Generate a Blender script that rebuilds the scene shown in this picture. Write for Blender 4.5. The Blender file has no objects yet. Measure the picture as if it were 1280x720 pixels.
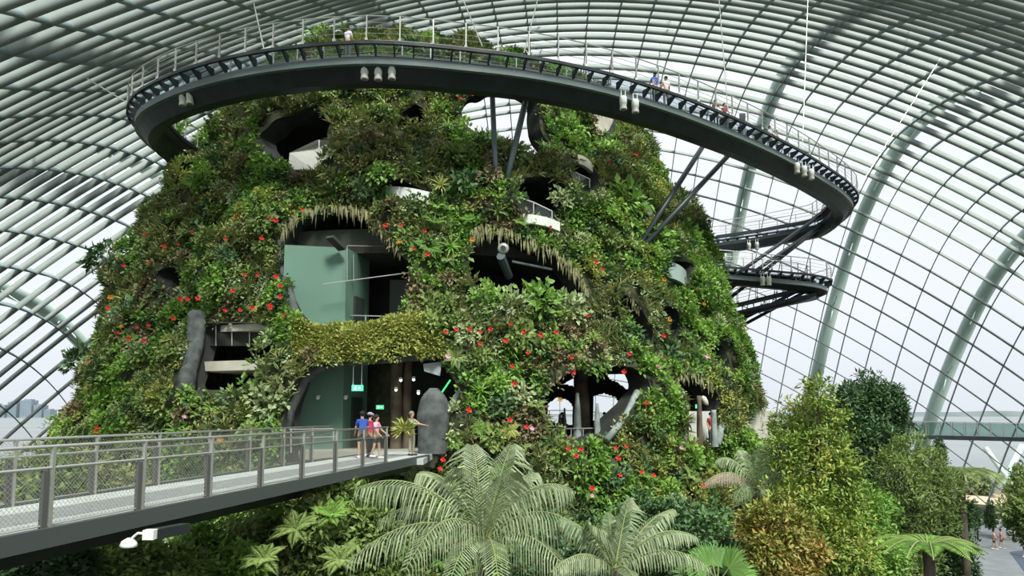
import bpy, bmesh, math, random
import numpy as np
from mathutils import Vector, Matrix, noise
random.seed(7); rng = np.random.default_rng(11)
SC = bpy.context.scene; COL = SC.collection; PI = math.pi
R = math.radians

# ------------------------------------------------------------------ camera, sky, sun, exposure
EYE = 11.4; PITCH = R(5); FPX = 853.33; SH = 80.3
cd = bpy.data.cameras.new('camera'); cam = bpy.data.objects.new('camera', cd); COL.objects.link(cam)
cd.lens = 24; cd.sensor_width = 36; cd.shift_y = SH/1280; cd.clip_end = 9000; cd.clip_start = .1
cam.location = (0, 0, EYE); cam.rotation_euler = (PI/2+PITCH, 0, 0); SC.camera = cam
w = bpy.data.worlds.new('overcast_sky'); SC.world = w; w.use_nodes = True
nt = w.node_tree; nt.nodes.clear()
tc = nt.nodes.new('ShaderNodeTexCoord'); sx = nt.nodes.new('ShaderNodeSeparateXYZ'); cr = nt.nodes.new('ShaderNodeValToRGB')
bg = nt.nodes.new('ShaderNodeBackground'); wo = nt.nodes.new('ShaderNodeOutputWorld')
nz = nt.nodes.new('ShaderNodeTexNoise'); nz.inputs['Scale'].default_value = 2.5; mx = nt.nodes.new('ShaderNodeMixRGB'); mx.blend_type = 'MULTIPLY'; mx.inputs[0].default_value = .12
nt.links.new(tc.outputs['Generated'], sx.inputs[0]); nt.links.new(sx.outputs['Z'], cr.inputs[0])
nt.links.new(tc.outputs['Generated'], nz.inputs['Vector'])
cr.color_ramp.elements[0].position = 0.0; cr.color_ramp.elements[0].color = (.68, .70, .76, 1)
cr.color_ramp.elements[1].position = 1.0; cr.color_ramp.elements[1].color = (1, 1, 1, 1)
e = cr.color_ramp.elements.new(.12); e.color = (.78, .785, .85, 1)
e = cr.color_ramp.elements.new(.5); e.color = (.86, .87, .92, 1)
nt.links.new(cr.outputs[0], mx.inputs[1]); nt.links.new(nz.outputs[0], mx.inputs[2])
nt.links.new(mx.outputs[0], bg.inputs['Color']); bg.inputs['Strength'].default_value = 1.17
nt.links.new(bg.outputs[0], wo.inputs['Surface'])
sd = bpy.data.lights.new('sun', 'SUN'); sd.energy = 6.2; sd.angle = R(14); sd.color = (1, .97, .9)
sun = bpy.data.objects.new('sun', sd); COL.objects.link(sun); sun.rotation_euler = (R(36), R(16), 0)
SC.view_settings.view_transform = 'Standard'; SC.view_settings.look = 'None'; SC.view_settings.gamma = 1
SC.view_settings.exposure = 0.22; SC.view_settings.use_curve_mapping = False
SC.cycles.max_bounces = 7; SC.cycles.transparent_max_bounces = 24; SC.cycles.transmission_bounces = 4
SC.cycles.diffuse_bounces = 4; SC.cycles.glossy_bounces = 2; SC.cycles.use_denoising = True
SC.cycles.sample_clamp_indirect = 4

# ------------------------------------------------------------------ helpers
def ray(px, py):
    cx = (px-640)/FPX; cy = (360-py+SH)/FPX
    return Vector((cx, math.cos(PITCH)-cy*math.sin(PITCH), math.sin(PITCH)+cy*math.cos(PITCH)))
def at(px, py, y):                      # the place seen at a spot of the photograph, y metres ahead
    d = ray(px, py); return Vector((0, 0, EYE))+d*(y/d.y)
def atz(px, py, z):
    d = ray(px, py); return Vector((0, 0, EYE))+d*((z-EYE)/d.z)
def pix(p):
    p = np.asarray(p, float); x, y, z = p[..., 0], p[..., 1], p[..., 2]-EYE
    f = y*math.cos(PITCH)+z*math.sin(PITCH); u = -y*math.sin(PITCH)+z*math.cos(PITCH)
    f = np.where(f < .1, .1, f)
    return 640+FPX*x/f, 360-FPX*u/f+SH
def inpoly(px, py, poly):
    r = np.zeros(np.shape(px), bool); n = len(poly)
    for i in range(n):
        x1, y1 = poly[i]; x2, y2 = poly[i-1]
        if y1 == y2: continue
        c = ((y1 > py) != (y2 > py)) & (px < (x2-x1)*(py-y1)/(y2-y1)+x1)
        r ^= c
    return r
MATS = {}
def mat(name, col, rough=.6, col2=None, scale=4., metal=0., island=False, trans=0., emit=None, bump=0., detail=4, col3=None, spec=.3):
    if name in MATS: return MATS[name]
    m = bpy.data.materials.new(name); m.use_nodes = True; n = m.node_tree.nodes; l = m.node_tree.links
    b = n['Principled BSDF']; b.inputs['Roughness'].default_value = rough; b.inputs['Metallic'].default_value = metal
    b.inputs['Specular IOR Level'].default_value = spec
    b.inputs['Base Color'].default_value = (*col, 1)
    out = None
    if col2:
        r = n.new('ShaderNodeValToRGB'); r.color_ramp.elements[0].color = (*col, 1); r.color_ramp.elements[1].color = (*col2, 1)
        g = n.new('ShaderNodeNewGeometry'); t = n.new('ShaderNodeTexNoise'); t.inputs['Scale'].default_value = scale; t.inputs['Detail'].default_value = detail
        l.new(g.outputs['Position'], t.inputs['Vector'])
        if island:
            a = n.new('ShaderNodeMath'); a.operation = 'MULTIPLY_ADD'; a.inputs[1].default_value = .55
            s = n.new('ShaderNodeMath'); s.operation = 'MULTIPLY_ADD'; s.inputs[1].default_value = 1.5; s.inputs[2].default_value = -.52
            l.new(t.outputs[0], s.inputs[0]); l.new(s.outputs[0], a.inputs[2]); l.new(g.outputs['Random Per Island'], a.inputs[0]); l.new(a.outputs[0], r.inputs[0])
        else:
            r.color_ramp.elements[0].position = .35; r.color_ramp.elements[1].position = .65; l.new(t.outputs[0], r.inputs[0])
        if col3:
            e = r.color_ramp.elements.new(.5); e.color = (*col3, 1)
        l.new(r.outputs[0], b.inputs['Base Color']); out = r.outputs[0]
        if bump:
            bp = n.new('ShaderNodeBump'); bp.inputs['Strength'].default_value = bump; l.new(t.outputs[0], bp.inputs['Height']); l.new(bp.outputs[0], b.inputs['Normal'])
    if trans:
        tr = n.new('ShaderNodeBsdfTranslucent'); ms = n.new('ShaderNodeMixShader'); ms.inputs[0].default_value = trans
        tr.inputs[0].default_value = (*col, 1)
        if out: l.new(out, tr.inputs[0])
        l.new(b.outputs[0], ms.inputs[1]); l.new(tr.outputs[0], ms.inputs[2]); l.new(ms.outputs[0], n['Material Output'].inputs['Surface'])
    if emit:
        b.inputs['Emission Color'].default_value = (*col, 1); b.inputs['Emission Strength'].default_value = emit
    MATS[name] = m; return m
def glassmat(name, col, gloss=.05, alpha=1.):
    m = bpy.data.materials.new(name); m.use_nodes = True; n = m.node_tree.nodes; l = m.node_tree.links; n.remove(n['Principled BSDF'])
    t = n.new('ShaderNodeBsdfTransparent'); t.inputs[0].default_value = (*col, 1); g = n.new('ShaderNodeBsdfGlossy'); g.inputs['Roughness'].default_value = .08
    ms = n.new('ShaderNodeMixShader'); ms.inputs[0].default_value = gloss
    l.new(t.outputs[0], ms.inputs[1]); l.new(g.outputs[0], ms.inputs[2]); l.new(ms.outputs[0], n['Material Output'].inputs['Surface'])
    if alpha < 1:
        d = n.new('ShaderNodeBsdfDiffuse'); d.inputs[0].default_value = (.5, .56, .54, 1); m2 = n.new('ShaderNodeMixShader'); m2.inputs[0].default_value = 1-alpha
        l.new(ms.outputs[0], m2.inputs[1]); l.new(d.outputs[0], m2.inputs[2]); l.new(m2.outputs[0], n['Material Output'].inputs['Surface'])
    return m
class MB:
    def __init__(s): s.v = []; s.f = []
    def add(s, vs, fs):
        o = len(s.v); s.v += [tuple(v) for v in vs]; s.f += [tuple(i+o for i in f) for f in fs]; return s
    def box(s, c, size, rz=0, M=None):
        x, y, z = [a/2 for a in size]
        m = M if M is not None else Matrix.Rotation(rz, 3, 'Z')
        vs = [Vector(c)+m @ Vector((i*x, j*y, k*z)) for i in (-1, 1) for j in (-1, 1) for k in (-1, 1)]
        return s.add(vs, [(0, 1, 3, 2), (4, 6, 7, 5), (0, 4, 5, 1), (2, 3, 7, 6), (0, 2, 6, 4), (1, 5, 7, 3)])
    def bar(s, a, b, wd, ht, up=Vector((0, 0, 1))):
        a = Vector(a); b = Vector(b); d = (b-a); L = d.length
        if L < 1e-5: return s
        d /= L; sd_ = d.cross(up)
        if sd_.length < 1e-4: sd_ = Vector((1, 0, 0))
        sd_.normalize(); u = sd_.cross(d)
        vs = [p+sd_*(i*wd/2)+u*(k*ht/2) for p in (a, b) for i, k in ((-1, -1), (1, -1), (1, 1), (-1, 1))]
        return s.add(vs, [(0, 1, 2, 3), (4, 7, 6, 5), (0, 4, 5, 1), (1, 5, 6, 2), (2, 6, 7, 3), (3, 7, 4, 0)])
    def tube(s, pts, rs, n=8, cap=True):
        pts = [Vector(p) for p in pts]
        if not hasattr(rs, '__len__'): rs = [rs]*len(pts)
        o = len(s.v); prev = None
        for i, p in enumerate(pts):
            d = (pts[min(i+1, len(pts)-1)]-pts[max(i-1, 0)]).normalized()
            if prev is None: prev = d.orthogonal().normalized()
            prev = (prev-d*prev.dot(d)).normalized(); q = d.cross(prev)
            for k in range(n):
                a = 2*PI*k/n; s.v.append(tuple(p+(prev*math.cos(a)+q*math.sin(a))*rs[i]))
        for i in range(len(pts)-1):
            for k in range(n):
                k2 = (k+1) % n; s.f.append((o+i*n+k, o+i*n+k2, o+(i+1)*n+k2, o+(i+1)*n+k))
        if cap:
            s.f.append(tuple(o+k for k in reversed(range(n)))); s.f.append(tuple(o+(len(pts)-1)*n+k for k in range(n)))
        return s
    def ball(s, c, r, n=10, m=7, sc=(1, 1, 1)):
        c = Vector(c); vs = []; fs = []
        for i in range(m+1):
            th = PI*i/m
            for k in range(n):
                a = 2*PI*k/n; vs.append(c+Vector((math.sin(th)*math.cos(a)*sc[0], math.sin(th)*math.sin(a)*sc[1], math.cos(th)*sc[2]))*r)
        for i in range(m):
            for k in range(n): fs.append((i*n+k, (i+1)*n+k, (i+1)*n+(k+1) % n, i*n+(k+1) % n))
        return s.add(vs, fs)
    def build(s, name, m, parent=None, smooth=False):
        return meshobj(name, np.array(s.v, float), s.f, m, parent, smooth)
def meshobj(name, v, f, m, parent=None, smooth=False):
    me = bpy.data.meshes.new(name)
    if isinstance(f, np.ndarray):
        k = f.shape[1]; me.vertices.add(len(v)); me.vertices.foreach_set('co', np.asarray(v, np.float32).ravel())
        me.loops.add(f.size); me.loops.foreach_set('vertex_index', f.astype(np.int32).ravel())
        me.polygons.add(len(f)); me.polygons.foreach_set('loop_start', np.arange(0, f.size, k, dtype=np.int32)); me.polygons.foreach_set('loop_total', np.full(len(f), k, np.int32))
        me.update(calc_edges=True)
    else: me.from_pydata([tuple(x) for x in v], [], f)
    me.materials.append(m)
    if smooth: me.polygons.foreach_set('use_smooth', [True]*len(me.polygons))
    me.update()
    o = bpy.data.objects.new(name, me); COL.objects.link(o)
    if parent: o.parent = parent
    return o
def tag(o, label=None, cat=None, group=None, kind=None):
    if label: o['label'] = label
    if cat: o['category'] = cat
    if group: o['group'] = group
    if kind: o['kind'] = kind
    return o
def empty(name, loc=(0, 0, 0), rz=0):
    o = bpy.data.objects.new(name, None); COL.objects.link(o); o.location = loc; o.rotation_euler = (0, 0, rz); return o
def copy_tree(o, parent=None):
    c = o.copy(); COL.objects.link(c)
    if parent: c.parent = parent
    for ch in list(o.children): copy_tree(ch, c)
    return c

# ------------------------------------------------------------------ materials
M_steel = mat('painted_dome_steel', (.22, .255, .24), .55, (.26, .295, .275), .6)
M_arch = mat('blue_grey_arch_steel', (.22, .28, .29), .5)
M_rib = mat('pale_green_steel', (.50, .62, .58), .5)
M_dark = mat('dark_walkway_steel', (.018, .024, .028), .45, (.028, .036, .04), 1.2)
M_mid = mat('grey_green_steel', (.10, .135, .14), .42)
M_rail = mat('brushed_rail_steel', (.42, .42, .39), .35, metal=.5)
M_white = mat('white_enamel', (.78, .78, .74), .4)
M_lens = mat('spotlight_glass', (.2, .21, .22), .1)
M_glass = glassmat('dome_glass', (.93, .975, .965), .04)
M_bglass = glassmat('balustrade_glass', (.80, .87, .85), .06)
M_grate = glassmat('open_grating', (.92, .96, 1), .02, .86)
M_mint = mat('mint_painted_wall', (.125, .225, .17), .7, (.14, .25, .19), .3)
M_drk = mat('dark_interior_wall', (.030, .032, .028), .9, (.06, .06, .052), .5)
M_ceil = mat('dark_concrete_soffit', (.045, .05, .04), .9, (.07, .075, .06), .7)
M_conc = mat('pale_concrete', (.48, .46, .38), .8, (.58, .56, .47), 1.5)
M_soil = mat('dark_planting_felt', (.03, .038, .02), 1, (.06, .065, .035), 1.5, bump=.5)
M_rock = mat('dark_rock', (.05, .055, .055), .85, (.11, .12, .12), 2.5, bump=.6)
M_rock2 = mat('grey_stalagmite_rock', (.16, .2, .19), .8, (.3, .34, .32), 2, bump=.5)
M_brown = mat('brown_rock', (.09, .07, .05), .9, (.18, .14, .1), 1.5, bump=.5)
L_mid = mat('leaf_mid_green', (.075, .14, .035), .5, (.33, .43, .13), .35, island=True, trans=.25)
L_pale = mat('leaf_pale_green', (.14, .21, .08), .55, (.48, .55, .29), .5, island=True, trans=.2)
L_bright = mat('leaf_bright_green', (.08, .20, .03), .45, (.31, .50, .10), .5, island=True, trans=.3)
L_yel = mat('leaf_yellow_green', (.14, .20, .03), .5, (.50, .52, .15), .6, island=True, trans=.25)
L_dark = mat('leaf_dark_green', (.035, .08, .03), .5, (.12, .22, .085), .5, island=True, trans=.15)
L_bronze = mat('leaf_bronze', (.09, .09, .04), .55, (.34, .27, .15), .5, island=True, trans=.15)
L_olive = mat('leaf_olive', (.11, .15, .04), .6, (.38, .41, .16), .5, island=True, trans=.2)
L_palm = mat('palm_leaflet', (.07, .13, .05), .45, (.46, .52, .32), .8, island=True, trans=.2)
L_fan = mat('fan_palm_leaflet', (.09, .2, .05), .45, (.26, .44, .12), .8, island=True, trans=.25)
L_red = mat('red_flower_petal', (.48, .012, .018), .45, (.62, .05, .03), 2, island=True)
L_pink = mat('pink_flower_petal', (.62, .22, .42), .5, (.75, .4, .55), 2, island=True)
L_org = mat('orange_leaf', (.42, .14, .02), .5, (.62, .34, .05), 1, island=True, trans=.2)
L_bark = mat('bark', (.035, .028, .02), .9, (.09, .075, .055), 3, bump=.6)
L_root = mat('dry_hanging_root', (.10, .10, .045), .9, (.38, .36, .20), 3, island=True)

# ------------------------------------------------------------------ dome shell
def profile():
    Y, z, s = 94., 0., 0.; tab = [(0, Y, z)]
    for L, a0, a1 in [(30, 86, 76), (14, 76, 54), (16, 54, 0), (24, 0, -26), (30, -26, -20), (45, -20, -70), (12, -70, -84)]:
        n = int(L/.05)
        for i in range(n):
            a = R(a0+(a1-a0)*(i+.5)/n); Y -= math.cos(a)*.05; z += math.sin(a)*.05; s += .05; tab.append((s, Y, z))
    return np.array(tab)
TAB = profile(); YAW = R(4)
def dome(u, s, off=0.):
    u = np.asarray(u, float); s = np.asarray(s, float)
    def P(u, s):
        Y = np.interp(s, TAB[:, 0], TAB[:, 1]); z = np.interp(s, TAB[:, 0], TAB[:, 2])
        X = u*(1+.0085*50*np.tanh(z/50)); r = u > 0
        Y = Y-np.where(r, .004, .0075)*u*u; z = z-np.where(r, .0148, .0185)*u*u
        return np.stack([X*math.cos(YAW)+Y*math.sin(YAW), -X*math.sin(YAW)+Y*math.cos(YAW), z], -1)
    p = P(u, s); du = P(u+.2, s)-P(u-.2, s); ds = P(u, s+.2)-P(u, s-.2)
    n = np.cross(du, ds); n /= np.linalg.norm(n, axis=-1, keepdims=True)+1e-9
    c = np.array([0, 40., 8.]); sg = np.sign(np.sum(n*(p-c), -1, keepdims=True)); n = n*sg
    return p+n*off, n
def sweep(lines, wd, d0, d1):           # ribbons of box section hung inside the glass from depth d0 to d1
    V = []; Fc = []; o = 0
    for (u, s) in lines:
        p, n = dome(u, s)
        ok = p[:, 2] > -.6
        t = np.gradient(p, axis=0); sd_ = np.cross(t, n); sd_ /= np.linalg.norm(sd_, axis=1, keepdims=True)+1e-9
        K = len(p)
        for a, b in ((-wd/2, d0), (wd/2, d0), (wd/2, d1), (-wd/2, d1)): V.append(p+sd_*a-n*b)
        i = np.nonzero(ok[:-1] & ok[1:])[0]
        for a in range(4):
            b = (a+1) % 4; Fc.append(np.stack([o+a*K+i, o+b*K+i, o+b*K+i+1, o+a*K+i+1], 1))
        o += 4*K
    return np.concatenate(V), np.concatenate(Fc)
SMAX = TAB[-1, 0]; DU = 2.15
us = np.arange(-34, 35)*DU; ss = np.concatenate([np.arange(0, 52, 2.35), np.arange(52.9, 60, 1.8), np.arange(61, SMAX, 1.75)])
sf = np.linspace(0, SMAX, 170); uf = np.linspace(-34*DU, 34*DU, 150)
v, f = sweep([(uf, np.full(len(uf), s)) for s in ss], .10, .05, .66)
cl = meshobj('ceiling', v, f, M_steel); tag(cl, 'grey steel grid shell of the glass dome', kind='structure')
v, f = sweep([(np.full(len(sf), u), sf) for u in us], .09, .0, .60)
ar = meshobj('steel_arches', v, f, M_arch, cl)
U, S = np.meshgrid(us, np.append(ss, SMAX)); p, n = dome(U, S, .02)
nu, ns = len(us), len(ss)+1; idx = np.arange(nu*ns).reshape(ns, nu)
q = np.stack([idx[:-1, :-1], idx[:-1, 1:], idx[1:, 1:], idx[1:, :-1]], -1).reshape(-1, 4); pv = p.reshape(-1, 3)
q = q[pv[q][:, :, 2].max(1) > 0]
gl = meshobj('window_1', pv, q, M_glass); tag(gl, 'glass panes of the dome', kind='structure')
# big outer arches
for k in range(-6, 8):
    u = 8.0+9.3*k if k >= 0 else 8.0+9.3*k
    s_ = np.linspace(-2, SMAX, 90); p, n = dome(np.full(90, u), np.clip(s_, 0, SMAX), 2.2)
    p = p[p[:, 2] > -1]
    if len(p) < 8: continue
    mb = MB(); side = Vector((math.cos(YAW), -math.sin(YAW), 0))
    mb.tube(p, .78, 8)
    o = mb.build('trim_%d' % (k+7), M_rib, None, True); tag(o, 'pale green outer steel arch of the dome', kind='structure')
    mb = MB(); s2 = np.arange(2, SMAX-4, 8.25)
    for i, sv in enumerate(s2):
        a = dome(u, sv, 2.2)[0]; b = dome(u, sv+1.6, .05)[0]; c = dome(u, sv-1.6, .05)[0]
        if a[2] > 0: mb.tube([a, b], .07, 5); mb.tube([a, c], .07, 5)
    mb.build('arch_brackets', M_rib, o)

# ------------------------------------------------------------------ ground, sea, far shore
mb = MB(); n_ = 64
vs = [(0, 38, 0)]+[(78*math.cos(2*PI*i/n_), 42+66*math.sin(2*PI*i/n_), 0) for i in range(n_)]
mb.add(vs, [(0, i+1, (i+1) % n_+1) for i in range(n_)])
fl = mb.build('floor', mat('planting_bed_soil', (.02, .028, .012), 1, (.055, .06, .03), .8)); tag(fl, kind='structure')
def slabpoly(name, pts, z0, z1, m, parent=None):
    n = len(pts); mb = MB(); mb.add([(x, y, z0) for x, y in pts]+[(x, y, z1) for x, y in pts],
        [tuple(reversed(range(n))), tuple(range(n, 2*n))]+[(i, (i+1) % n, (i+1) % n+n, i+n) for i in range(n)])
    return mb.build(name, m, parent)
g = slabpoly('promenade_ground', [(-220, -60), (220, -60), (220, 118), (-220, 118)], -1.2, -.05, mat('promenade_paving', (.13, .15, .11), .9, (.18, .18, .14), .06)); tag(g, kind='structure')
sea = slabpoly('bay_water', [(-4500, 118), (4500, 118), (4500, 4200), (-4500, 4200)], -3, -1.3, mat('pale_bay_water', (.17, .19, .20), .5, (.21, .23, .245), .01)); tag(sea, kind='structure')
mb = MB(); xs = np.linspace(-2600, 3200, 160)
top = [9+10*abs(noise.noise(Vector((x*.004, 3, 0))))+5*noise.noise(Vector((x*.03, 1, 0))) for x in xs]
top = [t*.55+(7*math.exp(-((x-1700)/900)**2)) for t, x in zip(top, xs)]
mb.add([(x, 1900, -1.3) for x in xs]+[(x, 1930+t*2, t) for x, t in zip(xs, top)]+[(x, 2300, -1.3) for x in xs],
       [(i, i+1, 160+i+1, 160+i) for i in range(159)]+[(160+i, 161+i, 320+i+1, 320+i) for i in range(159)])
o = mb.build('far_shore', mat('haze_tinted_shore', (.10, .13, .13), 1, (.14, .165, .17), .01)); tag(o, kind='structure')  # distance haze is painted into the pale grey-green shore colour
M_twr = mat('haze_tinted_facade', (.17, .21, .24), .9, (.20, .24, .28), .05)  # pale blue-grey base colour stands in for haze over the water
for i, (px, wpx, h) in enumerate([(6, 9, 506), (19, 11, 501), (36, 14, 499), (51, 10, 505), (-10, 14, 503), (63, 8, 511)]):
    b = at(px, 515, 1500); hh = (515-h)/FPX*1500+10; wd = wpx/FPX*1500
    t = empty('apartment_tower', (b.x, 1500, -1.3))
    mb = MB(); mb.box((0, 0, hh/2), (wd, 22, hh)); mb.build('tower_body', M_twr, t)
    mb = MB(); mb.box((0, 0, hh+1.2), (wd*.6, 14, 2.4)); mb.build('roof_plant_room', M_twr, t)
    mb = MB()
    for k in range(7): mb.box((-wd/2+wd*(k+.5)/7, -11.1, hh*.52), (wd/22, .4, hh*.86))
    mb.build('window_strip', mat('haze_tinted_window_band', (.12, .16, .2), .6), t)  # window colour is paled for haze like the facade
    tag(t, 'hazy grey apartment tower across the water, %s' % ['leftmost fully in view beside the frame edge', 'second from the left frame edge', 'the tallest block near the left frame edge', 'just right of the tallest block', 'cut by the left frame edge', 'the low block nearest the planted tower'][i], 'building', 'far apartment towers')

# ------------------------------------------------------------------ the planted tower: measures
CX, CY = -5.8, 51.6
T_ = Vector((-CX, -CY, 0)).normalized(); RT = Vector((-T_.y, T_.x, 0))
ZR = [(-1, 25.2), (4, 24.4), (11, 23.1), (17, 21.3), (23.4, 19.1), (28, 17.0), (31, 15), (33, 13), (34.6, 10.4), (36, 7.4), (37.5, 5.4), (38.6, 3.8), (39.3, 1.6), (39.6, .05)]
def RZ(z): return np.interp(z, [a for a, b in ZR], [b for a, b in ZR])
def CS(z): return np.interp(z, [32, 37], [0, -4.2])
def tp(phi, r, z):
    v = T_*math.cos(phi)+RT*math.sin(phi); return Vector((CX+float(CS(z))+v.x*r, CY+v.y*r, z))
def hit(px, py, off=0.):
    d = ray(px, py); t = 10.; best = (9e9, None)
    while t < 70:
        p = Vector((0, 0, EYE))+d*t; r = math.hypot(p.x-CX-float(CS(p.z)), p.y-CY)
        g_ = r-float(RZ(p.z))-off
        if g_ < 0: return p
        if g_ < best[0]: best = (g_, p)
        t += .06
    return best[1]
def phi_of(p):
    q = Vector((p.x-CX-float(CS(p.z)), p.y-CY, 0)); return math.atan2(q.dot(RT), q.dot(T_))
def outw(p):
    q = Vector((p.x-CX-float(CS(p.z)), p.y-CY, 0)); return q.normalized() if q.length > .01 else Vector((0, 0, 1))
HOLES = {   # name: outline in the photograph
 'upper': [(350, 296), (362, 278), (385, 267), (430, 262), (458, 270), (478, 296), (500, 318), (520, 335), (508, 352), (511, 380), (498, 400), (440, 409), (380, 412), (366, 388), (358, 350), (352, 325)],
 'middle': [(588, 302), (600, 292), (640, 298), (690, 316), (720, 343), (733, 372), (730, 392), (680, 396), (640, 385), (612, 372), (590, 352), (586, 325)],
 'terrace': [(246, 406), (300, 398), (336, 410), (332, 446), (312, 474), (290, 488), (262, 491), (232, 488)],
 'entrance': [(356, 600), (358, 512), (380, 470), (402, 453), (450, 449), (500, 445), (540, 443), (556, 456), (568, 474), (578, 490), (560, 522), (545, 560), (538, 600)],
 'lookout': [(318, 170), (345, 145), (392, 128), (412, 150), (412, 180), (424, 184), (420, 212), (360, 218), (352, 200), (330, 200)],
 'small_top': [(500, 140), (520, 128), (534, 138), (532, 160), (510, 168), (492, 160)],
 'porch': [(478, 234), (500, 228), (537, 238), (534, 250), (505, 252), (480, 246)],
 'gallery': [(640, 250), (650, 226), (680, 222), (708, 232), (712, 252), (700, 278), (672, 276), (645, 262)],
 'balcony': [(708, 196), (740, 208), (745, 228), (733, 242), (714, 236)],
 'cave': [(678, 524), (680, 495), (700, 470), (735, 460), (770, 457), (796, 464), (804, 486), (785, 515), (762, 545), (735, 556), (700, 548)],
 'nook': [(845, 500), (852, 474), (872, 476), (892, 492), (900, 515), (902, 552), (870, 556), (850, 545)],
 'store': [(926, 516), (940, 507), (955, 512), (966, 530), (966, 556), (928, 556)],
 'crack': [(763, 362), (785, 372), (803, 398), (812, 430), (800, 425), (786, 402), (768, 384)],
 'crack2': [(824, 380), (842, 384), (856, 406), (858, 438), (842, 436), (832, 412)],
 'crack3': [(886, 432), (896, 430), (905, 462), (900, 474), (888, 456)],
 'recess': [(200, 345), (215, 330), (222, 352), (222, 384), (206, 378)],
 'concrete': [(736, 135), (768, 138), (772, 172), (748, 172), (738, 150)],
 'glass_box': [(826, 320), (858, 332), (858, 352), (842, 358), (828, 345)],
 'glass_box2': [(790, 246), (812, 256), (818, 270), (806, 276), (796, 262)],
}
THRU = {'sky_hole': [(583, 140), (592, 122), (625, 112), (655, 116), (668, 130), (672, 160), (682, 178), (662, 190), (640, 186), (624, 168), (598, 164)],
        'cave_back': [(672, 440), (830, 430), (830, 560), (672, 560)]}
tower = empty('planted_tower', (CX, CY, 0))
tag(tower, 'huge cone shaped indoor mountain covered in plants with cave openings', 'planted tower')
def pt_child(o):
    o.parent = tower; o.matrix_parent_inverse = Matrix.Translation((-CX, -CY, 0)); return o
# shell
NPH, NZ = 1080, 270
ph = np.linspace(-PI, PI, NPH, endpoint=False); zz = np.linspace(-.5, 39.58, NZ)
rad = RZ(zz); cs = CS(zz)
PH, ZZ = np.meshgrid(ph, zz); RR = np.repeat(rad[:, None], NPH, 1); CC = np.repeat(cs[:, None], NPH, 1)
dirx = T_.x*np.cos(PH)+RT.x*np.sin(PH); diry = T_.y*np.cos(PH)+RT.y*np.sin(PH)
BX, BY = CX+CC+dirx*RR, CY+diry*RR
D = np.zeros_like(RR)
fr = np.abs(PH) < 2.1
for i, j in zip(*np.nonzero(fr)):
    q = Vector((BX[i, j], BY[i, j], ZZ[i, j])); D[i, j] = 1.0*noise.noise(q*.28)+.45*noise.noise(q*.8)
D *= np.clip(RR/8, 0, 1)
SV = np.stack([BX+dirx*D, BY+diry*D, ZZ], -1).reshape(-1, 3)
idx = np.arange(NPH*NZ).reshape(NZ, NPH); nxt = np.roll(idx, -1, 1)
Q = np.stack([idx[:-1], nxt[:-1], nxt[1:], idx[1:]], -1).reshape(-1, 4)
cb = np.stack([BX, BY, ZZ], -1).reshape(-1, 3)[Q].mean(1); qx, qy = pix(cb)
facing = (np.cos(PH[:-1]).reshape(-1) > .25)
kill = np.zeros(len(Q), bool)
for k_, poly in HOLES.items():
    kill |= facing & inpoly(qx, qy, poly)
def grow(poly, k):
    cx_ = sum(a for a, b in poly)/len(poly); cy_ = sum(b for a, b in poly)/len(poly); return [(cx_+(a-cx_)*k, cy_+(b-cy_)*k) for a, b in poly]
THRU['sky_hole'] = grow(THRU['sky_hole'], 1.14)
kill |= facing & inpoly(qx, qy, THRU['sky_hole']); kill |= (~facing) & inpoly(qx, qy, grow(THRU['sky_hole'], 1.45))
kill |= (cb[:, 1] > CY-6) & inpoly(qx, qy, grow(THRU['sky_hole'], 1.45))
kill |= (~facing) & inpoly(qx, qy, THRU['cave_back'])
KG = kill.reshape(NZ-1, NPH)
QK = Q[~kill]
# reveals: the thickness of the shell around every opening
inw = np.stack([-dirx*(1.5), -diry*1.5, np.full_like(dirx, .1)], -1).reshape(-1, 3)
RE = []
ii, jj = np.nonzero(KG & (facing.reshape(NZ-1, NPH) | True))
for i, j in zip(ii, jj):
    j2 = (j+1) % NPH
    if i > 0 and not KG[i-1, j]: RE.append((idx[i, j], idx[i, j2]))
    if i < NZ-2 and not KG[i+1, j]: RE.append((idx[i+1, j], idx[i+1, j2]))
    if not KG[i, j-1]: RE.append((idx[i, j], idx[i+1, j]))
    if not KG[i, j2]: RE.append((idx[i, j2], idx[i+1, j2]))
RE = np.array(RE); cntv = np.zeros(len(SV)); np.add.at(cntv, RE[:, 0], 1); np.add.at(cntv, RE[:, 1], 1); bv = cntv > 0
for _ in range(7):                      # round off the edge of every opening
    acc = np.zeros_like(SV); np.add.at(acc, RE[:, 0], SV[RE[:, 1]]); np.add.at(acc, RE[:, 1], SV[RE[:, 0]])
    SV[bv] = .45*SV[bv]+.55*acc[bv]/cntv[bv][:, None]
shell = meshobj('planted_shell', SV, QK, M_soil); pt_child(shell)
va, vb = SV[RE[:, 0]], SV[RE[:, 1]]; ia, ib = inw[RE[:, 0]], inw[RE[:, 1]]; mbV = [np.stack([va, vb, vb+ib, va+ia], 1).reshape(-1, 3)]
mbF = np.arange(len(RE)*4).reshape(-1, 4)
o = meshobj('opening_reveal', np.concatenate(mbV), mbF, mat('dark_shotcrete', (.022, .025, .022), .95, (.04, .042, .038), 1.2)); pt_child(o)

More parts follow.
